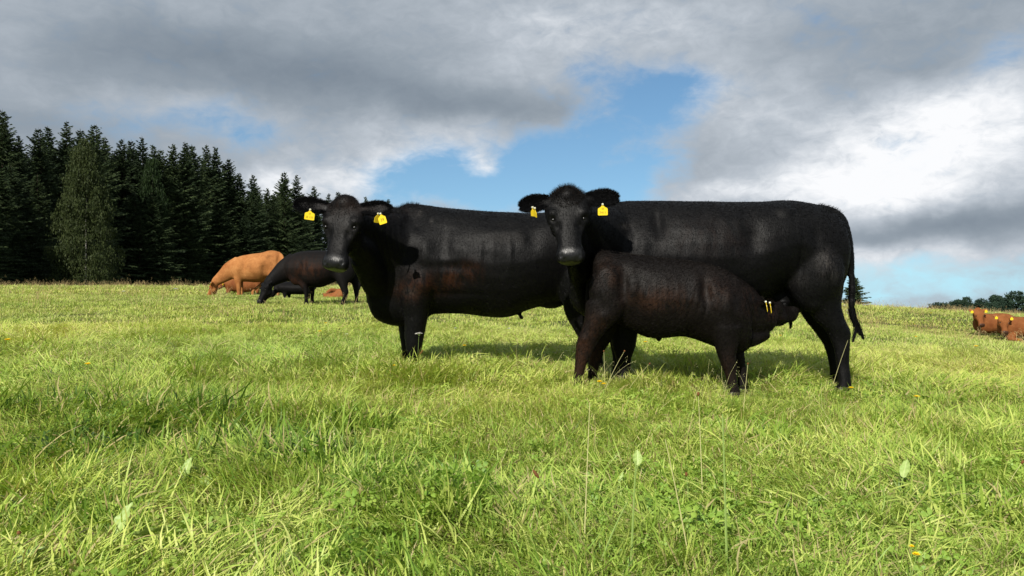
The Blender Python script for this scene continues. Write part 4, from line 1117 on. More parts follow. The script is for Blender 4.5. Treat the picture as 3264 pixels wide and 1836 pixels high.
ends = [far_leg(F, [(545, 670, 560), (560, 664, 680), (590, 662, 780), (598, 658, 850), (596, 668, None)], d - .2, .09),
        far_leg(F, [(600, 700, 600), (630, 690, 720), (650, 692, 820), (652, 690, 860), (648, 700, None)], d + .2, .08),
        far_leg(F, [(1010, 1200, 560), (1060, 1210, 660), (1110, 1215, 760), (1150, 1215, 830), (1160, 1205, 900), (1152, 1212, None)], d - .18, .12),
        far_leg(F, [(960, 1140, 580), (960, 1100, 680), (880, 980, 760), (815, 870, 820), (800, 850, 880), (812, 862, None)], d + .2, .10)]
F.tube([tuple(P(*u5(1190, 290), d)) + (.045,), tuple(P(*u5(1245, 345), d - .12)) + (.04,), tuple(P(*u5(1255, 450), d - .2)) + (.028,), tuple(P(*u5(1235, 540), d - .2)) + (.03,), tuple(P(*u5(1228, 590), d - .2)) + (.012,)], n=20)
h, E = far_head(F, *u5(272, 712), d - .2, (-.36, -.10, -1.0), (-1, -.18, .3), 1.0)
finish(F, h, .022, 5, M_orange, cow_c, brown=[(*u5(240, 800), d, .32, .38, .9), (*u5(440, 470), d, .3, .18, .7), (*u5(1190, 320), d, .12, .15, .5), (*u5(1120, 560), d, .15, .2, .4), (*u5(900, 720), d, .8, .10, .8), (*u5(930, 420), d, .12, .15, .3), (*u5(760, 380), d, .12, .1, .3)], tags=E[:1], hooves=ends, swells=[(700, 480, 23.0, .09, .30, -.045), (620, 480, 23.0, .10, .25, .02), (990, 520, 23.0, .12, .25, -.05), (1030, 340, 23.0, .09, .09, .04), (1130, 500, 23.0, .16, .2, .02), (850, 560, 23.0, .3, .15, .02), (1175, 400, 23.0, .06, .2, -.03)])
# ginger calf half hidden behind her
d = 24.6; p0 = P(*u5(650, 760), d)
calf_b = empty("calf", (p0[0], d, float(H(p0[0], d))), "ginger calf standing half hidden behind the grazing ginger cow", "calf", "cattle grazing further off")
F = Flesh()
far_trunk(F, [(440, 690, 790, .4), (470, 660, 820, .75), (540, 640, 840, .9), (640, 640, 850, 1), (760, 645, 850, 1), (860, 650, 830, .9), (920, 680, 800, .6), (945, 710, 770, .3)], d, .24)
F.tube([tuple(P(*u5(510, 720), d)) + (.15, .20), tuple(P(*u5(450, 720), d - .03)) + (.11, .15), tuple(P(*u5(410, 735), d - .05)) + (.09, .11)], n=12)
ends = [far_leg(F, [(440, 530, 780), (445, 510, 850), (445, 490, 900), (442, 488, None)], d - .12, .06), far_leg(F, [(540, 600, 800), (555, 590, 880), (552, 592, None)], d + .12, .05),
        far_leg(F, [(850, 940, 760), (860, 920, 830), (868, 905, 880), (866, 908, None)], d - .12, .06), far_leg(F, [(800, 880, 780), (800, 850, 850), (800, 840, None)], d + .12, .05)]
h, E = far_head(F, *u5(405, 725), d - .05, (-.75, -.5, -.65), (-.5, -.5, .8), .62)
finish(F, h, .022, 4, M_red, calf_b, brown=[(*u5(550, 760), d, .8, .3, .55)], tags=E, hooves=ends)

# black cow grazing
d = 17.7; p0 = P(*u5(1750, 600), d)
cow_d = empty("cow", (p0[0], d, float(H(p0[0], d))), "black cow grazing nose to the ground between the ginger cow and the nearest black cow", "cow", "cattle grazing further off")
F = Flesh()
far_trunk(F, [(1270, 430, 560, .35), (1300, 375, 610, .6), (1350, 338, 665, .85), (1420, 300, 720, .95), (1500, 274, 750, 1.0), (1600, 262, 775, 1.08), (1700, 258, 785, 1.1), (1800, 258, 780, 1.1), (1900, 260, 740, 1.05), (2000, 262, 700, .95), (2100, 270, 660, .88), (2200, 290, 610, .75), (2280, 335, 550, .55), (2330, 400, 490, .3)], d, .37)
F.ell(P(*u5(1440, 560), d - .2), (.19, .12, .30)); F.ell(P(*u5(2110, 500), d - .17), (.28, .14, .36)); F.ell(P(*u5(2130, 500), d + .17), (.28, .14, .36))
F.tube([tuple(P(*u5(1420, 500), d)) + (.23, .34), tuple(P(*u5(1300, 540), d - .08)) + (.18, .26), tuple(P(*u5(1200, 605), d - .15)) + (.14, .20), tuple(P(*u5(1110, 670), d - .22)) + (.12, .15), tuple(P(*u5(1050, 720), d - .27)) + (.11, .12)], n=18)
ends = [far_leg(F, [(1400, 1570, 620), (1450, 1580, 720), (1520, 1610, 800), (1548, 1612, 860), (1556, 1606, 930), (1552, 1616, None)], d - .2, .10),
        far_leg(F, [(1560, 1700, 660), (1610, 1700, 780), (1640, 1700, 850), (1642, 1690, 900), (1636, 1698, None)], d + .2, .09),
        far_leg(F, [(1960, 2180, 600), (2010, 2180, 700), (2060, 2170, 790), (2085, 2185, 850), (2100, 2165, 910), (2078, 2142, 970), (2064, 2140, None)], d - .18, .13),
        far_leg(F, [(2150, 2330, 600), (2210, 2330, 700), (2240, 2335, 780), (2255, 2330, 850), (2268, 2320, 920), (2262, 2326, None)], d + .18, .11)]
F.tube([tuple(P(*u5(2290, 330), d)) + (.04,), tuple(P(*u5(2345, 420), d)) + (.03,), tuple(P(*u5(2350, 600), d)) + (.024,), tuple(P(*u5(2340, 760), d)) + (.035,), tuple(P(*u5(2335, 830), d)) + (.012,)], n=20)
h, E = far_head(F, *u5(1030, 715), d - .3, (-.28, -.42, -1.0), (-.75, -.62, .35), 1.0)
finish(F, h, .019, 5, M_blackfar, cow_d, brown=[(*u5(1650, 520), d, .35, .2, .7), (*u5(1470, 680), d, .2, .2, .6)], hooves=ends, swells=[(1540, 480, 17.3, .09, .30, -.04), (1960, 520, 17.3, .12, .25, -.05), (2010, 340, 17.3, .09, .09, .04), (1440, 480, 17.3, .10, .25, .02)])
# black calf behind her
d = 20.6; p0 = P(*u5(1400, 800), d)
calf_c = empty("calf", (p0[0], d, float(H(p0[0], d))), "black calf seen below the neck of the grazing black cow", "calf", "cattle grazing further off")
F = Flesh()
far_trunk(F, [(1180, 740, 820, .4), (1210, 715, 850, .75), (1290, 700, 870, .9), (1400, 700, 880, 1), (1540, 700, 880, 1), (1640, 705, 860, .9), (1700, 735, 820, .55), (1720, 760, 800, .3)], d, .25)
F.tube([tuple(P(*u5(1260, 770), d)) + (.15, .18), tuple(P(*u5(1190, 790), d - .05)) + (.11, .13), tuple(P(*u5(1140, 825), d - .1)) + (.08, .09)], n=12)
ends = [far_leg(F, [(1240, 1330, 820), (1250, 1310, 900), (1258, 1300, 950), (1256, 1304, None)], d - .12, .06), far_leg(F, [(1300, 1380, 830), (1310, 1360, 910), (1308, 1362, None)], d + .12, .05),
        far_leg(F, [(1600, 1700, 800), (1640, 1700, 880), (1645, 1690, 930), (1642, 1694, None)], d - .12, .06), far_leg(F, [(1560, 1650, 820), (1580, 1640, 890), (1582, 1640, None)], d + .12, .05)]
h, E = far_head(F, *u5(1145, 815), d - .12, (-.8, -.3, -.8), (-.8, -.2, .8), .62)
finish(F, h, .022, 4, M_blackfar, calf_c, hooves=ends)

def lying(name, label, cat, px, py, d, length, k, facing, group, mat_, tagsOn=True, hk=None, body_dir=1.0):
    """a beast lying in the grass: body stretching sideways (+x) behind its raised head"""
    p = P(px, py, d); g = float(H(p[0], d)); root = empty(name, (p[0], d, g), label, cat, group)
    F = Flesh()
    zt = p[2] - g
    hgt = .74 * k
    def PP(dx, z, dy=0): return np.array([p[0] + dx * body_dir, d + dy, g + z])
    F.tube([tuple(PP(.10, .46 * k, .25)) + (.16 * k, .24 * k), tuple(PP(.30, .42 * k, .3)) + (.27 * k, .34 * k), tuple(PP(.65 * length, .41 * k, .35)) + (.36 * k, .33 * k), tuple(PP(1.0 * length, .42 * k, .4)) + (.35 * k, .34 * k),
            tuple(PP(1.35 * length, .38 * k, .4)) + (.27 * k, .30 * k), tuple(PP(1.5 * length, .34 * k, .4)) + (.16 * k, .18 * k)], n=26)
    F.tube([tuple(PP(.28, .48 * k, .28)) + (.17 * k, .24 * k), tuple(PP(.12, .62 * k, .16)) + (.14 * k, .19 * k), (p[0], d + .05, p[2] - .10 * k, .12 * k, .13 * k), (p[0], d + .02, p[2] - .03, .10 * k, .10 * k)], n=16)
    F.tube([tuple(PP(.30, .20 * k, 0)) + (.10,), tuple(PP(.05, .10 * k, -.12)) + (.065,), tuple(PP(.32, .06 * k, -.18)) + (.05,), tuple(PP(.42, .05 * k, -.18)) + (.045,)], n=14)
    F.tube([tuple(PP(1.15 * length, .28 * k, 0)) + (.18,), tuple(PP(.95 * length, .16 * k, -.10)) + (.09,), tuple(PP(1.2 * length, .07 * k, -.16)) + (.05,), tuple(PP(1.0 * length, .05 * k, -.2)) + (.04,)], n=14)
    h, E = far_head(F, px, py, d, facing, (facing[0] * .3, -1, .36), hk or k, tip=(.22, .04))
    finish(F, h, .022, 4, mat_, root, tags=E if tagsOn else (), brown=[(px + 60, py + 60, d, 1.2, .5, .45)])
    return root
lying("calf", "small ginger calf resting in the grass, glimpsed under the grazing black cow", "calf", *u5(1850, 872), 21.8, .35, .32, (-.3, -.3, -.9), "cattle grazing further off", M_red, tagsOn=False)
lying("cow", "ginger cow lying down, its tagged head raised, left one of the resting pair", "cow", 3117, 988, 22.3, .85, .84, (.05, -.38, -1.0), "ginger cattle lying in the far grass", M_red, hk=.95)
lying("cow", "ginger cow lying down at the right edge, nearer one of the resting pair", "cow", 3197, 1009, 21.2, 1.1, .84, (-.08, -.38, -1.0), "ginger cattle lying in the far grass", M_red, hk=.95)
# ================================================================== trees
def leaf_mat(name, cols, transl=.25, rough=.6):
    m = bpy.data.materials.new(name); m.use_nodes = True
    T = NT(m.node_tree); T.n.clear()
    a = T.new('ShaderNodeAttribute', attribute_name='leafrnd').outputs['Fac']
    oi = T.new('ShaderNodeObjectInfo').outputs['Random']
    g = T.new('ShaderNodeNewGeometry').outputs['Position']
    cl = T.noise(g, .55, 3, .6)
    v = T.m('ADD', T.m('MULTIPLY', a, .4), T.m('ADD', T.m('MULTIPLY', oi, .25), T.m('MULTIPLY', cl, .45)))
    c = T.ramp(v, cols)
    d = T.new('ShaderNodeBsdfPrincipled'); T.put(d.inputs['Base Color'], c); d.inputs['Roughness'].default_value = rough; d.inputs['Specular IOR Level'].default_value = .18
    tr = T.new('ShaderNodeBsdfTranslucent'); T.put(tr.inputs[0], c)
    mx = T.new('ShaderNodeMixShader'); mx.inputs[0].default_value = transl
    T.l.new(d.outputs[0], mx.inputs[1]); T.l.new(tr.outputs[0], mx.inputs[2])
    o = T.new('ShaderNodeOutputMaterial'); T.l.new(mx.outputs[0], o.inputs[0])
    return m
M_needle = leaf_mat("spruce_needles", [(.2, (.010, .019, .009)), (.5, (.026, .044, .018)), (.8, (.058, .082, .030))], .08)
M_birch = leaf_mat("birch_leaves", [(.2, (.012, .020, .006)), (.5, (.027, .041, .012)), (.8, (.055, .072, .022))], .25)
M_broad = leaf_mat("broad_leaves", [(.2, (.008, .018, .005)), (.5, (.017, .034, .009)), (.8, (.032, .058, .014))], .25)
M_farleaf = leaf_mat("far_leaves", [(.2, (.012, .026, .018)), (.5, (.022, .045, .028)), (.8, (.04, .07, .038))], .15)
def m_bark(T, b):
    oc = T.new('ShaderNodeTexCoord').outputs['Object']
    T.put(b.inputs['Base Color'], T.ramp(T.noise(T.map(oc, scale=(6, 6, 1.5)), 1.5, 5), [(.35, (.02, .015, .011)), (.65, (.07, .055, .042))]))
M_bark = mat("spruce_bark", rough=.9, spec=.1, build=m_bark)
def m_bbark(T, b):
    oc = T.new('ShaderNodeTexCoord').outputs['Object']
    T.put(b.inputs['Base Color'], T.ramp(T.noise(T.map(oc, scale=(1, 1, 5)), 1.5, 5), [(.42, (.04, .035, .03)), (.52, (.42, .40, .36))]))
M_bbark = mat("birch_bark", rough=.8, spec=.15, build=m_bbark)

def leaf_obj(name, V, mat_, r):
    n = len(V)
    o = mesh_obj(name, V.reshape(-1, 3), np.arange(n * 3).reshape(-1, 3), mat_, link=False)
    a = o.data.attributes.new('leafrnd', 'FLOAT', 'POINT'); a.data.foreach_set('value', np.repeat(r.uniform(0, 1, n), 3).astype(np.float32))
    return o.data
def trunk_mesh(name, h, r0, mat_, limbs=(), lean=(0, 0), seed=0):
    V = []; F_ = []
    def tube(pts, rad, m=8):
        o = len(V)
        for p, r_ in zip(pts, rad):
            for k in range(m):
                a = 2 * math.pi * k / m; V.append((p[0] + r_ * math.cos(a), p[1] + r_ * math.sin(a), p[2]))
        for i in range(len(pts) - 1):
            for k in range(m): F_.append((o + i * m + k, o + i * m + (k + 1) % m, o + (i + 1) * m + (k + 1) % m, o + (i + 1) * m + k))
    r = np.random.default_rng(seed)
    z = np.linspace(-.4, h, 9)
    wob = r.normal(0, .05, (9, 2)).cumsum(0)
    tube([(wob[i, 0] * (z[i] > 0), wob[i, 1] * (z[i] > 0), z[i]) for i in range(9)], r0 * (1 - .93 * np.clip(z / h, 0, 1)) * (1 + .4 * np.exp(-np.clip(z, 0, 9) * 2)))
    for (a, z0, L, up) in limbs:
        t = np.linspace(0, 1, 5)
        tube([(math.cos(a) * L * q, math.sin(a) * L * q, z0 + up * q - .25 * L * q * q) for q in t], r0 * .35 * (1 - .85 * t), 5)
    return mesh_obj(name, V, F_, mat_, link=False, smooth=True).data

def spruce_variant(seed, Ht=18.0, rb=2.9, sparse=0.0, gap=1.0):
    r = np.random.default_rng(seed); T_ = []; limbs = []
    z = .5
    while z < Ht - .15:
        q = z / Ht
        L = rb * ((1 - q) ** .80 * .90 + .10 * (1 - q) ** .4) * (1 if q > .12 else .75 + 2 * q)
        nb = int(r.integers(6, 9)) if q < .93 else 4
        a0 = r.uniform(0, 6.28); L *= r.uniform(.72, 1.15)
        for b in range(nb):
            a = a0 + b * 6.283 / nb + r.normal(0, .22); l = L * r.uniform(.5, 1.28)
            if r.uniform() < .06 + sparse: l *= r.uniform(.3, .6)
            droop = r.uniform(.22, .5) * (1 - q * .75); rise = .55 * q ** 1.5 + .04
            m = max(5, int(11 * l + 4)); s = np.sort(r.uniform(.06, 1, m)) ** .85
            bx = l * s; bz = z + r.normal(0, .05) + rise * bx - droop * bx * s + .16 * l * s ** 3
            ca, sa = math.cos(a), math.sin(a)
            base = np.stack([ca * bx, sa * bx, bz], -1)
            for side in (-1, 1, 0):
                ang = a + side * r.uniform(.55, 1.15, m)
                ll = r.uniform(.18, .5, m) * (.35 + .75 * (1 - s)) * min(1.6, l ** .6) * (1.0 if side else .9) + .06
                dz = -r.uniform(.15, .85, m) * (1 - .6 * q) + (.25 if side == 0 else 0) * s
                tip = base + np.stack([np.cos(ang) * ll, np.sin(ang) * ll, dz * ll], -1)
                w = r.uniform(.05, .13, m) * (.6 + .5 * (1 - s))
                up = np.stack([r.normal(0, .5, m), r.normal(0, .5, m), r.uniform(.2, 1, m)], -1) * w[:, None]
                T_.append(np.stack([base - up, base + up * .8, tip], 1))
            if q < .5 and b % 3 == 0: limbs.append((a, z, l * .8, .1 * l))
        z += r.uniform(.26, .44) * (1.15 - .55 * q) * gap
    # leader
    T_.append(np.array([[[-.03, 0, Ht - .6], [.03, 0, Ht - .6], [0, 0, Ht + .15]], [[0, -.03, Ht - .6], [0, .03, Ht - .6], [0, 0, Ht + .15]]]))
    return leaf_obj("spruce_crown", np.concatenate(T_), M_needle, r), trunk_mesh("spruce_trunk", Ht, .20, M_bark, limbs[:14], seed=seed)

def clump_tree(seed, Ht, shape, nclump, nleaf, leaf, mat_, bark, drape=.4, crad=.55, trunk_r=.16):
    """shape(q) -> crown radius at relative height q"""
    r = np.random.default_rng(seed); T_ = []; limbs = []
    for i in range(nclump):
        q = r.uniform(.04, 1.0) ** .9; R0 = shape(q) * r.uniform(.8, 1.12); a = r.uniform(0, 6.28); rr = R0 * r.uniform(.25, 1) ** .5
        c = np.array([rr * math.cos(a), rr * math.sin(a), q * Ht])
        n = int(nleaf * r.uniform(.5, 1.4)); s = crad * r.uniform(.6, 1.4)
        p = r.normal(0, 1, (n, 3)); p /= np.linalg.norm(p, axis=1)[:, None]; p *= (r.uniform(0, 1, n) ** .45)[:, None] * s * np.array([1, 1, .55])
        p[:, 2] -= np.abs(r.normal(0, drape, n)) * s * 1.6 * r.uniform(0, 1, n)
        p += c
        u = r.normal(0, 1, (n, 3)); u /= np.linalg.norm(u, axis=1)[:, None]; v = np.cross(u, r.normal(0, 1, (n, 3))); v /= np.linalg.norm(v, axis=1)[:, None]
        if drape > .3: v = v * .5 + np.array([0, 0, -1.0])
        L = leaf * r.uniform(.6, 1.3, n)[:, None]
        T_.append(np.stack([p - u * L * .45, p + u * L * .45, p + v * L], 1))
        if i % 9 == 0 and len(limbs) < 16: limbs.append((a, q * Ht * .8, rr, .25 * rr))
    return leaf_obj("leafy_crown", np.concatenate(T_), mat_, r), trunk_mesh("leafy_trunk", Ht * .95, trunk_r, bark, limbs, seed=seed)

def plant_tree(kind, meshes, x, y, sc, rotz, label, cat, group=None, scxy=None):
    root = bpy.data.objects.new(kind, None); root.empty_display_size = .5; COL.objects.link(root)
    root.location = (x, y, float(H(x, y)) - .05); root.rotation_euler = (0, 0, rotz); root.scale = (scxy or sc, scxy or sc, sc)
    tag(root, label, cat, group)
    for nm, me in (("crown", meshes[0]), ("trunk", meshes[1])):
        o = bpy.data.objects.new(nm, me); COL.objects.link(o); o.parent = root
    return root

spr = [spruce_variant(900 + i, rb=3.6 + .45 * (i % 3), sparse=.05 * (i % 2)) for i in range(6)]
rt = np.random.default_rng(77)
def depth_at(px): return 74 + 62 * (px / 1100.0) ** 1.0
def tree_top(kind, meshes, px, top, d, hmesh, label, cat="tree", group=None, wide=1.0):
    w = P(px, top, d); g = float(H(w[0], d)); sc = (w[2] - g) / hmesh
    return plant_tree(kind, meshes, w[0], d, sc, rt.uniform(0, 6.28), label, cat, group, sc * wide)
words = ["first", "second", "third", "fourth", "fifth", "sixth", "seventh", "eighth", "ninth", "tenth", "eleventh", "twelfth", "thirteenth", "fourteenth", "fifteenth", "sixteenth", "seventeenth", "eighteenth", "nineteenth", "twentieth"]
left_tops = [(8, 342, "tallest dark spruce, cut by the left edge of the picture"), (58, 425, "dark spruce tucked beside the tallest one at the left edge"), (122, 402, "dark spruce, nearer of two tops left of the pale birch"),
             (152, 396, "slim dark spruce just left of the pale birch top"), (212, 380, "dark spruce peeping directly above the pale birch"), (255, 405, "short spruce tip right above the birch crown")]
right_tops = [(300, 390), (333, 430), (388, 435), (418, 440), (452, 430), (488, 455), (512, 470), (552, 452), (590, 445), (612, 455), (658, 455), (688, 462), (728, 500), (762, 545), (806, 550), (905, 542), (945, 552)]
for i, (px, top, lb) in enumerate(left_tops):
    tree_top("spruce_tree", spr[i % 6], px, top, depth_at(px) + rt.uniform(-1, 3), 18.15, lb, group="spruces of the dark wood", wide=1.08)
for i, (px, top) in enumerate(right_tops):
    tree_top("spruce_tree", spr[(i * 5 + 2) % 6], px, top, depth_at(px) + rt.uniform(-2, 5), 18.15, f"dark spruce in the wood's skyline, {words[i]} top rightwards from the pale birch", group="spruces of the dark wood", wide=1.05)
tail_tops = [(1000, 588, "lower spruce just left of the nearest cow's head"), (1048, 612, "small spruce tip between the nearest cow's ear and its poll"), (1078, 606, "pointed spruce right behind the nearest cow's poll"), (1112, 622, "tiny spruce tip just right of the nearest cow's poll"),
             (1165, 622, "small pointed spruce above the nearest cow's right-hand ear"), (1215, 636, "rounder small spruce above the end of that ear"), (1238, 630, "last small spruce at the wood's far end")]
for i, (px, top, lb) in enumerate(tail_tops):
    tree_top("spruce_tree", spr[(i * 2 + 1) % 6], px, top, 148 + i * 9, 18.15, lb, group="spruces of the dark wood")
hid = "dark spruce standing deeper in the wood, hemmed in by its neighbours"
for row in range(3):
    for px in np.arange(-220 + 17 * row, 1010, 44):
        px_ = px + rt.uniform(-12, 12); prof = np.interp(px_, [-300, 0, 60, 160, 300, 450, 600, 700, 790, 850, 960, 1100], [330, 350, 440, 410, 420, 460, 470, 480, 580, 560, 570, 630])
        if row == 0 and px_ < 12 : pass
        dd = depth_at(max(px_, -200)) + (6 + 7 * row) + rt.uniform(-2, 2)
        if px_ > 940: dd += 10
        tree_top("spruce_tree", spr[rt.integers(0, 6)], px_, prof + (28 if row == 0 else 40) + rt.uniform(-6, 30), dd, 18.15, hid, group="spruces inside the wood", wide=1.15)
for px in np.arange(-180, 960, 33):          # lower trees along the wood's edge: branches down to the ground
    px_ = px + rt.uniform(-14, 14)
    if 120 < px_ < 400: continue
    prof = np.interp(px_, [-200, 0, 300, 600, 790, 960], [520, 540, 600, 640, 690, 760])
    tree_top("spruce_tree", spr[rt.integers(0, 6)], px_, prof + rt.uniform(-40, 70), depth_at(max(px_, -150)) - 3.5 + rt.uniform(-1.5, 1.5), 18.15, "lower spruce at the wood's front edge, branched down to the meadow", group="low spruces along the wood's edge", wide=1.5)
birch = clump_tree(31, 14.0, lambda q: (3.1 * (min(1, (1 - q) * 1.7)) ** .6 + (.5 if q < .35 else 0)) , 430, 125, .16, M_birch, M_bbark, drape=.9, crad=.62, trunk_r=.09)
tree_top("birch_tree", birch, 268, 428, 72.5, 14.5, "tall pale green birch with drooping twigs in front of the dark spruces", wide=.82)
broad = clump_tree(32, 10.0, lambda q: 2.6 * math.sin(math.pi * min(1, .12 + q * .86)) ** .6, 210, 80, .17, M_broad, M_bark, drape=.35, crad=.6)
tree_top("leafy_tree", broad, 484, 486, 99.0, 10.3, "brighter green leafy tree wedged between the spruces", wide=.42)
tree_top("leafy_tree", broad, 806, 598, 122.0, 10.3, "round leafy tree at the low gap in the spruces", wide=.55)
lone = spruce_variant(955, Ht=5.2, rb=2.1, gap=.34)
tree_top("spruce_tree", lone, 2722, 878, 62.0, 5.35, "lone spruce standing behind the suckled cow's hanging tail", wide=1.25)
far_t = [clump_tree(40 + i, 7.0, lambda q: 2.9 * math.sin(math.pi * min(1, .16 + q * .8)) ** .55, 150, 55, .30, M_farleaf, M_bark, drape=.2, crad=.75) for i in range(3)]
far_list = [(2958, 982, 60, "low round bush at the start of the distant tree line"), (2998, 962, 90, "broad low crown, second in the distant tree line"), (3052, 952, 62, "mid-sized round crown in the distant tree line behind the resting head"), (3082, 944, 44, "bare-stemmed tree rising above the resting cattle"),
            (3128, 950, 60, "bushy far tree just right of the bare-stemmed one"), (3178, 937, 62, "tall far tree left of the tree line's highest crown"), (3236, 925, 76, "highest far crown, near the right edge of the picture"), (3296, 930, 76, "far tree cut off by the right edge of the picture"), (3105, 965, 60, "low far bush below the bushy far tree"), (3155, 962, 60, "low far bush between two taller far trees"), (3205, 955, 70, "low far bush beneath the highest far crown"), (3028, 966, 60, "low far bush between the two first far crowns")]
for i, (px, top, wd, lb) in enumerate(far_list):
    d_ = 150 + (i * 7) % 20
    w = P(px, top, d_); g = float(H(w[0], d_)); sc = (w[2] - g) / 7.3
    plant_tree("leafy_tree", far_t[i % 3], w[0], d_, sc, rt.uniform(0, 6), lb, "tree", "far trees on the horizon", max(.35, wd / FPX * d_ / 5.8))

# ================================================================== single plants in the meadow
def on_ground(px, py, h):
    """where a thing of height h above the ground shows its top at this pixel"""
    lo, hi = 1.2, 60.0
    for _ in range(50):
        m = (lo + hi) / 2; w = P(px, py, m)
        if w[2] > float(H(w[0], m)) + h: lo = m
        else: hi = m
    return P(px, py, lo)
M_stem = mat("green_stem", (.24, .34, .09), .6, .2)
M_strawstem = mat("straw_stem", (.52, .49, .23), .7, .15)
M_yellow = mat("yellow_petals", (.88, .64, .012), .6, .2)
M_white = mat("white_florets", (.80, .78, .72), .7, .2)
M_seed = mat("brown_seed_head", (.17, .075, .03), .8, .1)
def m_dock(T, b):
    oc = T.new('ShaderNodeTexCoord').outputs['Object']
    at = T.new('ShaderNodeAttribute', attribute_name='vein').outputs['Fac']
    c = T.ramp(T.noise(oc, 22, 4, .6), [(.3, (.20, .31, .06)), (.7, (.34, .43, .14))])
    T.put(b.inputs['Base Color'], T.mix(T.m('MULTIPLY', at, .55), c, (.46, .52, .24, 1)))
    bump(T, b, at, .4, .002)
M_dock = mat("pale_leaf_blade", rough=.5, spec=.35, build=m_dock)

def stem_mesh(h, bend, r0=.0016, seed=0, segs=6):
    V = []; F_ = []
    for i in range(segs + 1):
        t = i / segs
        for k in range(4):
            a = k * math.pi / 2; V.append((bend * t * t + r0 * (1 - .4 * t) * math.cos(a), r0 * (1 - .4 * t) * math.sin(a), h * t - .01))
    for i in range(segs):
        for k in range(4): F_.append((i * 4 + k, i * 4 + (k + 1) % 4, i * 4 + 4 + (k + 1) % 4, i * 4 + 4 + k))
    return V, F_
def rosette(c, r, n, rows, tilt):
    V = []; F_ = []
    for q in range(rows):
        rr = r * (1 - .28 * q)
        for k in range(n):
            a = 2 * math.pi * (k + .5 * q) / n; w = math.pi / n * .95; o = len(V)
            z = .001 * q; zt = tilt * rr * (1 + q)
            V += [(c[0], c[1], c[2] + z), (c[0] + rr * .7 * math.cos(a - w), c[1] + rr * .7 * math.sin(a - w), c[2] + z + zt * .6), (c[0] + rr * math.cos(a), c[1] + rr * math.sin(a), c[2] + z + zt), (c[0] + rr * .7 * math.cos(a + w), c[1] + rr * .7 * math.sin(a + w), c[2] + z + zt * .6)]
            F_.append((o, o + 1, o + 2, o + 3))
    return V, F_
def flower(px, py, h, r, material, label, group, white=False, kind="yellow_flower"):
    w = on_ground(px, py, h); g = float(H(w[0], w[1])); rz = rt.uniform(0, 6.28)
    root = empty(kind, (w[0], w[1], g), label, "flower", group)
    b = rt.uniform(-.02, .02)
    V, F_ = stem_mesh(h, b, .0013 if h < .4 else .002)
    def loc(n, V, F_, m):
        o = mesh_obj(n, np.array(V) + np.array([w[0], w[1], g]), F_, m, root); return o
    loc("stem", V, F_, M_stem)
    if white:
        VV = []; FF = []
        for k in range(22):
            a = rt.uniform(0, 6.28); q = r * math.sqrt(rt.uniform(0, 1)); v, f = rosette((b + q * math.cos(a), q * math.sin(a), h - .004 - q * .45), r * .36, 5, 2, .2)
            FF += [tuple(i + len(VV) for i in x) for x in f]; VV += v
        loc("flower_head", VV, FF, M_white)
        SV = []; SF = []
        for k in range(6):
            a = k * 1.05; o = len(SV)
            SV += [(b * .85, 0, h * .9), (b * .85 + .002, 0, h * .9), (b + r * .7 * math.cos(a), r * .7 * math.sin(a), h - .01)]; SF.append((o, o + 1, o + 2))
        loc("stalklets", SV, SF, M_stem)
    else:
        v, f = rosette((b, 0, h - .004), r, 12, 3, .35)
        loc("petals", v, f, material)
    return root
yl = [(1905, 1216, .14, .016, "bright yellow flower at the calf's hind hooves, the upper of two"), (1925, 1223, .12, .014, "smaller yellow flower beside the calf's hind hooves, the lower of two"), (2715, 1236, .12, .016, "yellow flower at the suckled cow's rear hoof"),
      (2925, 1264, .13, .018, "orange-yellow flower in open grass right of the cow's rear hooves"), (2895, 1764, .12, .009, "small yellow flower in the foreground near the lower right corner"), (2900, 1738, .14, .006, "tiny yellow bud just above the foreground yellow flower"),
      (2536, 1004, .14, .028, "yellow flower seen right of the calf's muzzle between the cow's legs"), (2484, 1069, .12, .016, "yellow flower just under the calf's jaw"), (2055, 1090, .13, .020, "yellow flower under the calf's belly"),
      (1483, 1101, .12, .016, "orange-tinted yellow flower under the first cow's belly"), (1491, 1091, .13, .014, "paler yellow flower above the orange-tinted one"), (1249, 1164, .12, .012, "yellow flower left of the first cow's front hooves"),
      (1021, 1056, .12, .02, "yellow flower in the grass below the grazing black cow"), (1034, 1030, .13, .018, "paler yellow flower higher up below the grazing black cow"), (286, 1160, .12, .02, "yellow flower far left in mid meadow"), (30, 1083, .13, .026, "orange-yellow flower by the left edge"),
      (2968, 998, .16, .03, "yellow flower near the crest left of the resting cattle"), (2916, 1034, .14, .024, "yellow flower below the crest flower"), (2922, 1073, .13, .022, "yellow flower in mid meadow below the other two near the crest"), (3109, 1104, .13, .026, "bright yellow flower below the resting ginger cattle"),
      (3248, 1085, .13, .018, "yellow flower by the right edge below the resting cow"), (2998, 1040, .14, .026, "pale yellow flower left of the resting cattle")]
for a in yl: flower(a[0], a[1], a[2] + .03, a[3] * 1.2, M_yellow, a[4], "yellow meadow flowers")
wl = [(1331, 1058, .30, .030, "white yarrow umbel on a tall stem before the first cow's front leg"), (1451, 1043, .16, .018, "small white flower under the first cow's chest"), (1628, 1044, .16, .018, "small white flower below the first cow's belly tuft"),
      (2692, 972, .2, .05, "white umbel near the crest between the cow's leg and tail"), (2703, 987, .2, .06, "flat white umbel behind the hanging tail"), (2704, 998, .18, .05, "lower white umbel behind the hanging tail"), (3020, 978, .2, .045, "white umbel standing on the crest before the far trees"),
      (560, 918, .18, .07, "white flower near the far edge of the meadow before the wood"), (395, 926, .16, .06, "white flower in the far meadow below the birch"), (1106, 1062, .14, .014, "tiny white flower left of the first cow's front legs")]
for a in wl: flower(a[0], a[1], a[2], a[3], M_white, a[4], "white meadow flowers", True, "white_flower")

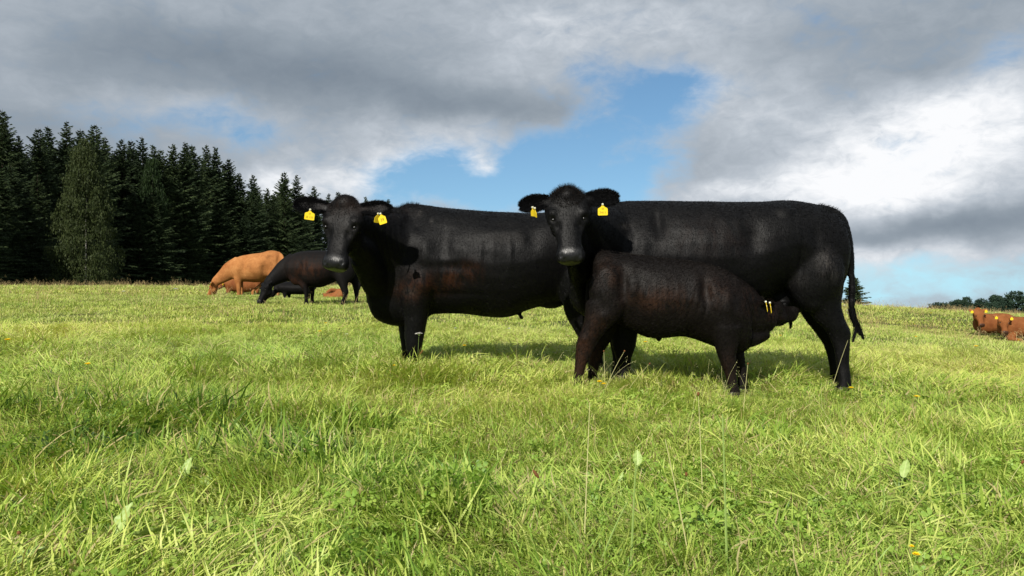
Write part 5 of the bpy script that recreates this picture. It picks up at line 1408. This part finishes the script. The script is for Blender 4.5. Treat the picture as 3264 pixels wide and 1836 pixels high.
def dock(px, py, L, wd, yaw, pitch, curl, label, twist=0.0, h=.10):
    """one broad leaf with midrib, side veins and a wavy edge"""
    w = on_ground(px, py, h); n, m = 14, 9; V = []; A = []
    for i in range(n + 1):
        t = i / n; hw = wd / 2 * math.sin(math.pi * min(1, t ** .8 * .97 + .02)) ** .75
        for j in range(m):
            s = (j / (m - 1)) * 2 - 1
            z = .25 * hw * s * s + .004 * math.sin(t * 21 + s * 3) * abs(s) - curl * L * t * t
            V.append(((t - .5) * L, s * hw, z)); A.append(max(math.exp(-(s / .12) ** 2), .5 * max(0, math.sin((t + abs(s) * .18) * 40)) ** 4))
    F_ = [(i * m + j, i * m + j + 1, (i + 1) * m + j + 1, (i + 1) * m + j) for i in range(n) for j in range(m - 1)]
    Rm = np.array(Euler((twist, pitch, yaw)).to_matrix())
    g = float(H(w[0], w[1]))
    V = np.array(V) @ Rm.T
    V[:, 2] += h - max(0, 0)
    root = empty("broad_leaf", (w[0], w[1], g), label, "leaf", "broad leaves in the foreground grass")
    o = mesh_obj("leaf_blade", V + np.array([w[0], w[1], g]), F_, M_dock, root, smooth=True)
    a = o.data.attributes.new('vein', 'FLOAT', 'POINT'); a.data.foreach_set('value', np.array(A, np.float32))
    p0 = Rm @ np.array([-.5 * L, 0, 0]); sv = []
    for k in range(5):
        t = k / 4; c = np.array([p0[0] - .02 * (1 - t), p0[1], (p0[2] + h) * t]) + np.array([w[0], w[1], g])
        for q in range(4): sv.append(c + .0022 * np.array([math.cos(q * 1.571), math.sin(q * 1.571), 0]))
    mesh_obj("leaf_stalk", sv, [(k * 4 + q, k * 4 + (q + 1) % 4, k * 4 + 4 + (q + 1) % 4, k * 4 + 4 + q) for k in range(4) for q in range(4)], M_stem, root)
dock(592, 1496, .095, .042, 1.35, -1.05, .10, "pale broad leaf standing upright in the dark hollow at the left", h=.08)
dock(388, 1660, .105, .044, 1.15, -1.0, .05, "pale crinkled leaf, upright, lower left foreground", h=.09)
dock(478, 1694, .115, .040, .35, -.25, .08, "long pale crinkled leaf lying slanted beside the upright one", h=.10, twist=-.6)
dock(2032, 1458, .060, .034, 1.5, -1.1, .05, "small pale leaf poking up in the centre right foreground", h=.13)
dock(2885, 1492, .085, .036, .9, -.8, .05, "green spoon-shaped leaf leaning over at the right", h=.12)
dock(900, 1790, .09, .060, 1.5, -.8, .1, "broad green leaf at the bottom edge, left of centre", h=.06)
dock(80, 1770, .08, .055, .6, -.7, .2, "broad green leaf in the bottom left corner", h=.07)
dock(655, 1530, .05, .04, 2.0, -.7, .2, "small roundish green leaf right of the dark hollow", h=.07)
dock(1980, 1522, .045, .014, .9, -.9, .0, "narrow pale leaf left of the small upright one", h=.10)
dock(2600, 1590, .06, .035, .2, -.4, .2, "broad green leaf half buried in right foreground grass", h=.07)

def stalk(top, base, hb, label, headlen=.0, green=False, head=(.0045, .035)):
    """a stem from the ground to its tip; both ends given as they show"""
    b = on_ground(base[0], base[1], hb); g = float(H(b[0], b[1])); d = b[1] - .02
    t = P(top[0], top[1], d)
    o0 = np.array([b[0], b[1], b[2]])
    root = empty("seed_stalk", (b[0], b[1], g), label, "grass stalk", "tall stalks above the grass")
    n = 8; V = []; r0 = .0018 if not green else .0035
    for i in range(n + 1):
        q = i / n; c = o0 * (1 - q) + t * q + np.array([0, 0, .012 * math.sin(q * math.pi)])
        for k in range(4): V.append(c + r0 * (1 - .5 * q) * np.array([math.cos(k * 1.571), math.sin(k * 1.571) * .6, 0]))
    mesh_obj("stem", V, [(i * 4 + k, i * 4 + (k + 1) % 4, i * 4 + 4 + (k + 1) % 4, i * 4 + 4 + k) for i in range(n) for k in range(4)], M_stem if green else M_strawstem, root)
    if headlen:
        ax = nz(t - o0); V = []; m = 8; sd = nz(np.cross(ax, [0, 1, 0])); up = np.cross(sd, ax)
        for i in range(8):
            q = i / 7; rr = head[0] * math.sin(math.pi * (.06 + .88 * q)) ** .6
            for k in range(m): V.append(t + ax * (q - .3) * headlen + rr * (1 + .2 * ((i + k) % 2)) * (math.cos(k * 6.283 / m) * sd + math.sin(k * 6.283 / m) * up))
        mesh_obj("seed_head", V, [(i * m + k, i * m + (k + 1) % m, i * m + m + (k + 1) % m, i * m + m + k) for i in range(7) for k in range(m)], M_seed, root)
stalk((1712, 1516), (1868, 1735), .02, "plantain stalk with a rust brown head, slanting in the centre foreground", .030, True)
stalk((2226, 1258), (2240, 1600), .02, "tall upright straw stalk with a small brown head right of centre", .014)
stalk((1880, 1282), (1862, 1750), .02, "very tall thin green stalk in the centre foreground")
stalk((2120, 1400), (2205, 1830), .0, "long leaning straw stalk in the right centre foreground")
stalk((2303, 1320), (2318, 1836), .0, "tall leafy green stem in the right centre foreground", 0, True)
stalk((2027, 1470), (2010, 1836), .0, "broad upright green blade bundle below the small pale leaf", 0, True)
stalk((1341, 1126), (1290, 1200), .02, "plantain stalk with brown head crossing the first cow's front hoof", .045)
stalk((2384, 1160), (2368, 1330), .02, "reddish straw stalk right of the calf's front hoof", .01)
stalk((2703, 1084), (2648, 1250), .02, "pale thin stalk before the suckled cow's hind leg")
stalk((2188, 1514), (2195, 1600), .02, "short plantain stalk with dark brown head beside the tall straw stalk", .016, True)
stalk((1990, 1120), (1925, 1250), .02, "dry stalk rising between the calf's hind legs and the cow's front legs", .012)
stalk((1925, 1120), (1928, 1230), .02, "brown stalk just right of the calf's hind shin", .012)
stalk((2070, 1160), (1990, 1262), .02, "dry stalk slanting over the cow's front hooves", .012)
stalk((140, 1180), (205, 1310), .02, "slanting straw stalk in the left mid meadow")
stalk((280, 1250), (335, 1350), .02, "second slanting straw stalk left of centre")
stalk((3258, 1475), (3190, 1600), .02, "leaning straw stalk by the right edge", .014)
stalk((3030, 1590), (3180, 1790), .02, "long slanting straw stalk in the lower right corner")
stalk((1580, 1790), (1585, 1836), .0, "short tan stalk at the bottom edge", 0)
stalk((60, 1700), (10, 1836), .0, "reddish slanting stalk in the bottom left corner", .01)
stalk((2000, 1600), (1900, 1836), .0, "slanting green stem under the small pale leaf", 0, True)

# loose dry stalks and seed grass over the whole pasture (nobody could count them)
def stalk_tuft(name, n, h0, h1, rad, w, seed, material, headk=1.0):
    r = np.random.default_rng(seed); V = []; F_ = []
    for i in range(n):
        a = r.uniform(0, 6.28); q = rad * math.sqrt(r.uniform()); b = np.array([q * math.cos(a), q * math.sin(a), 0]); h = r.uniform(h0, h1); ln = r.normal(0, .35, 2) * h
        fa = r.uniform(0, 3.14); sd = np.array([math.cos(fa), math.sin(fa), 0]) * w
        o = len(V)
        for k in range(5):
            t = k / 4; c = b + np.array([ln[0] * t * t, ln[1] * t * t, h * t * (1 - .12 * t)])
            V += [c - sd * (1 - .5 * t), c + sd * (1 - .5 * t)]
        F_ += [(o + 2 * k, o + 2 * k + 1, o + 2 * k + 3, o + 2 * k + 2) for k in range(4)]
        tip = V[-1]
        for k in range(int(9 * headk)):
            o = len(V); c = tip + np.array([r.normal(0, .008), r.normal(0, .008), -k * .010]); u = r.normal(0, 1, 3); u *= (.0045 if w < .002 else .0145) / np.linalg.norm(u)
            V += [c, c + u + np.array([0, 0, .004]), c + np.array([0, 0, .008])]; F_.append((o, o + 1, o + 2))
    return mesh_obj(name, V, F_, material, link=False)
M_seedgrass = mat("dry_seed_grass", (.36, .27, .13), .8, .1)
C_st = coll_of("stalk_tufts", [stalk_tuft("stalks_near", 3, .16, .36, .10, .0009, 70 + i, M_strawstem, .6) for i in range(4)])
x, y, r = place(2.0, 12, 9.0, 71); n = len(x)
near_legs = np.exp(-((x - 1.1) / 1.3) ** 2 - ((y - 5.1) / .8) ** 2)
k_ = r.uniform(0, 1, n) < .20 + .8 * near_legs; x, y = x[k_], y[k_]; n = len(x)
scatter("grass_stalks", C_st, np.stack([x, y, H(x, y)], -1), np.stack([r.normal(0, .25, n), r.normal(0, .25, n), r.uniform(0, 6.28, n)], -1), np.repeat(r.uniform(.6, 1.15, n)[:, None], 3, 1), r.integers(0, 4, n), np.zeros((n, 3)), "scattered dry straw stalks above the grass")
C_st2 = coll_of("far_stalk_tufts", [stalk_tuft("stalks_far", 7, .18, .42, .35, .0035, 80 + i, M_seedgrass, 1.0) for i in range(3)])
x, y, r = place(12, 60, 1.6, 72, spread=.70); n = len(x)
k_ = r.uniform(0, 1, n) < np.clip((y - 8) / 26, .12, 1) * np.where(x > 0, 1.0, .6); x, y = x[k_], y[k_]; n = len(x)
scatter("grass_stalks", C_st2, np.stack([x, y, H(x, y)], -1), np.stack([r.normal(0, .15, n), r.normal(0, .15, n), r.uniform(0, 6.28, n)], -1), np.repeat(r.uniform(.6, 1.15, n)[:, None], 3, 1), r.integers(0, 3, n), np.zeros((n, 3)), "reddish seed grass towards the crest of the pasture")
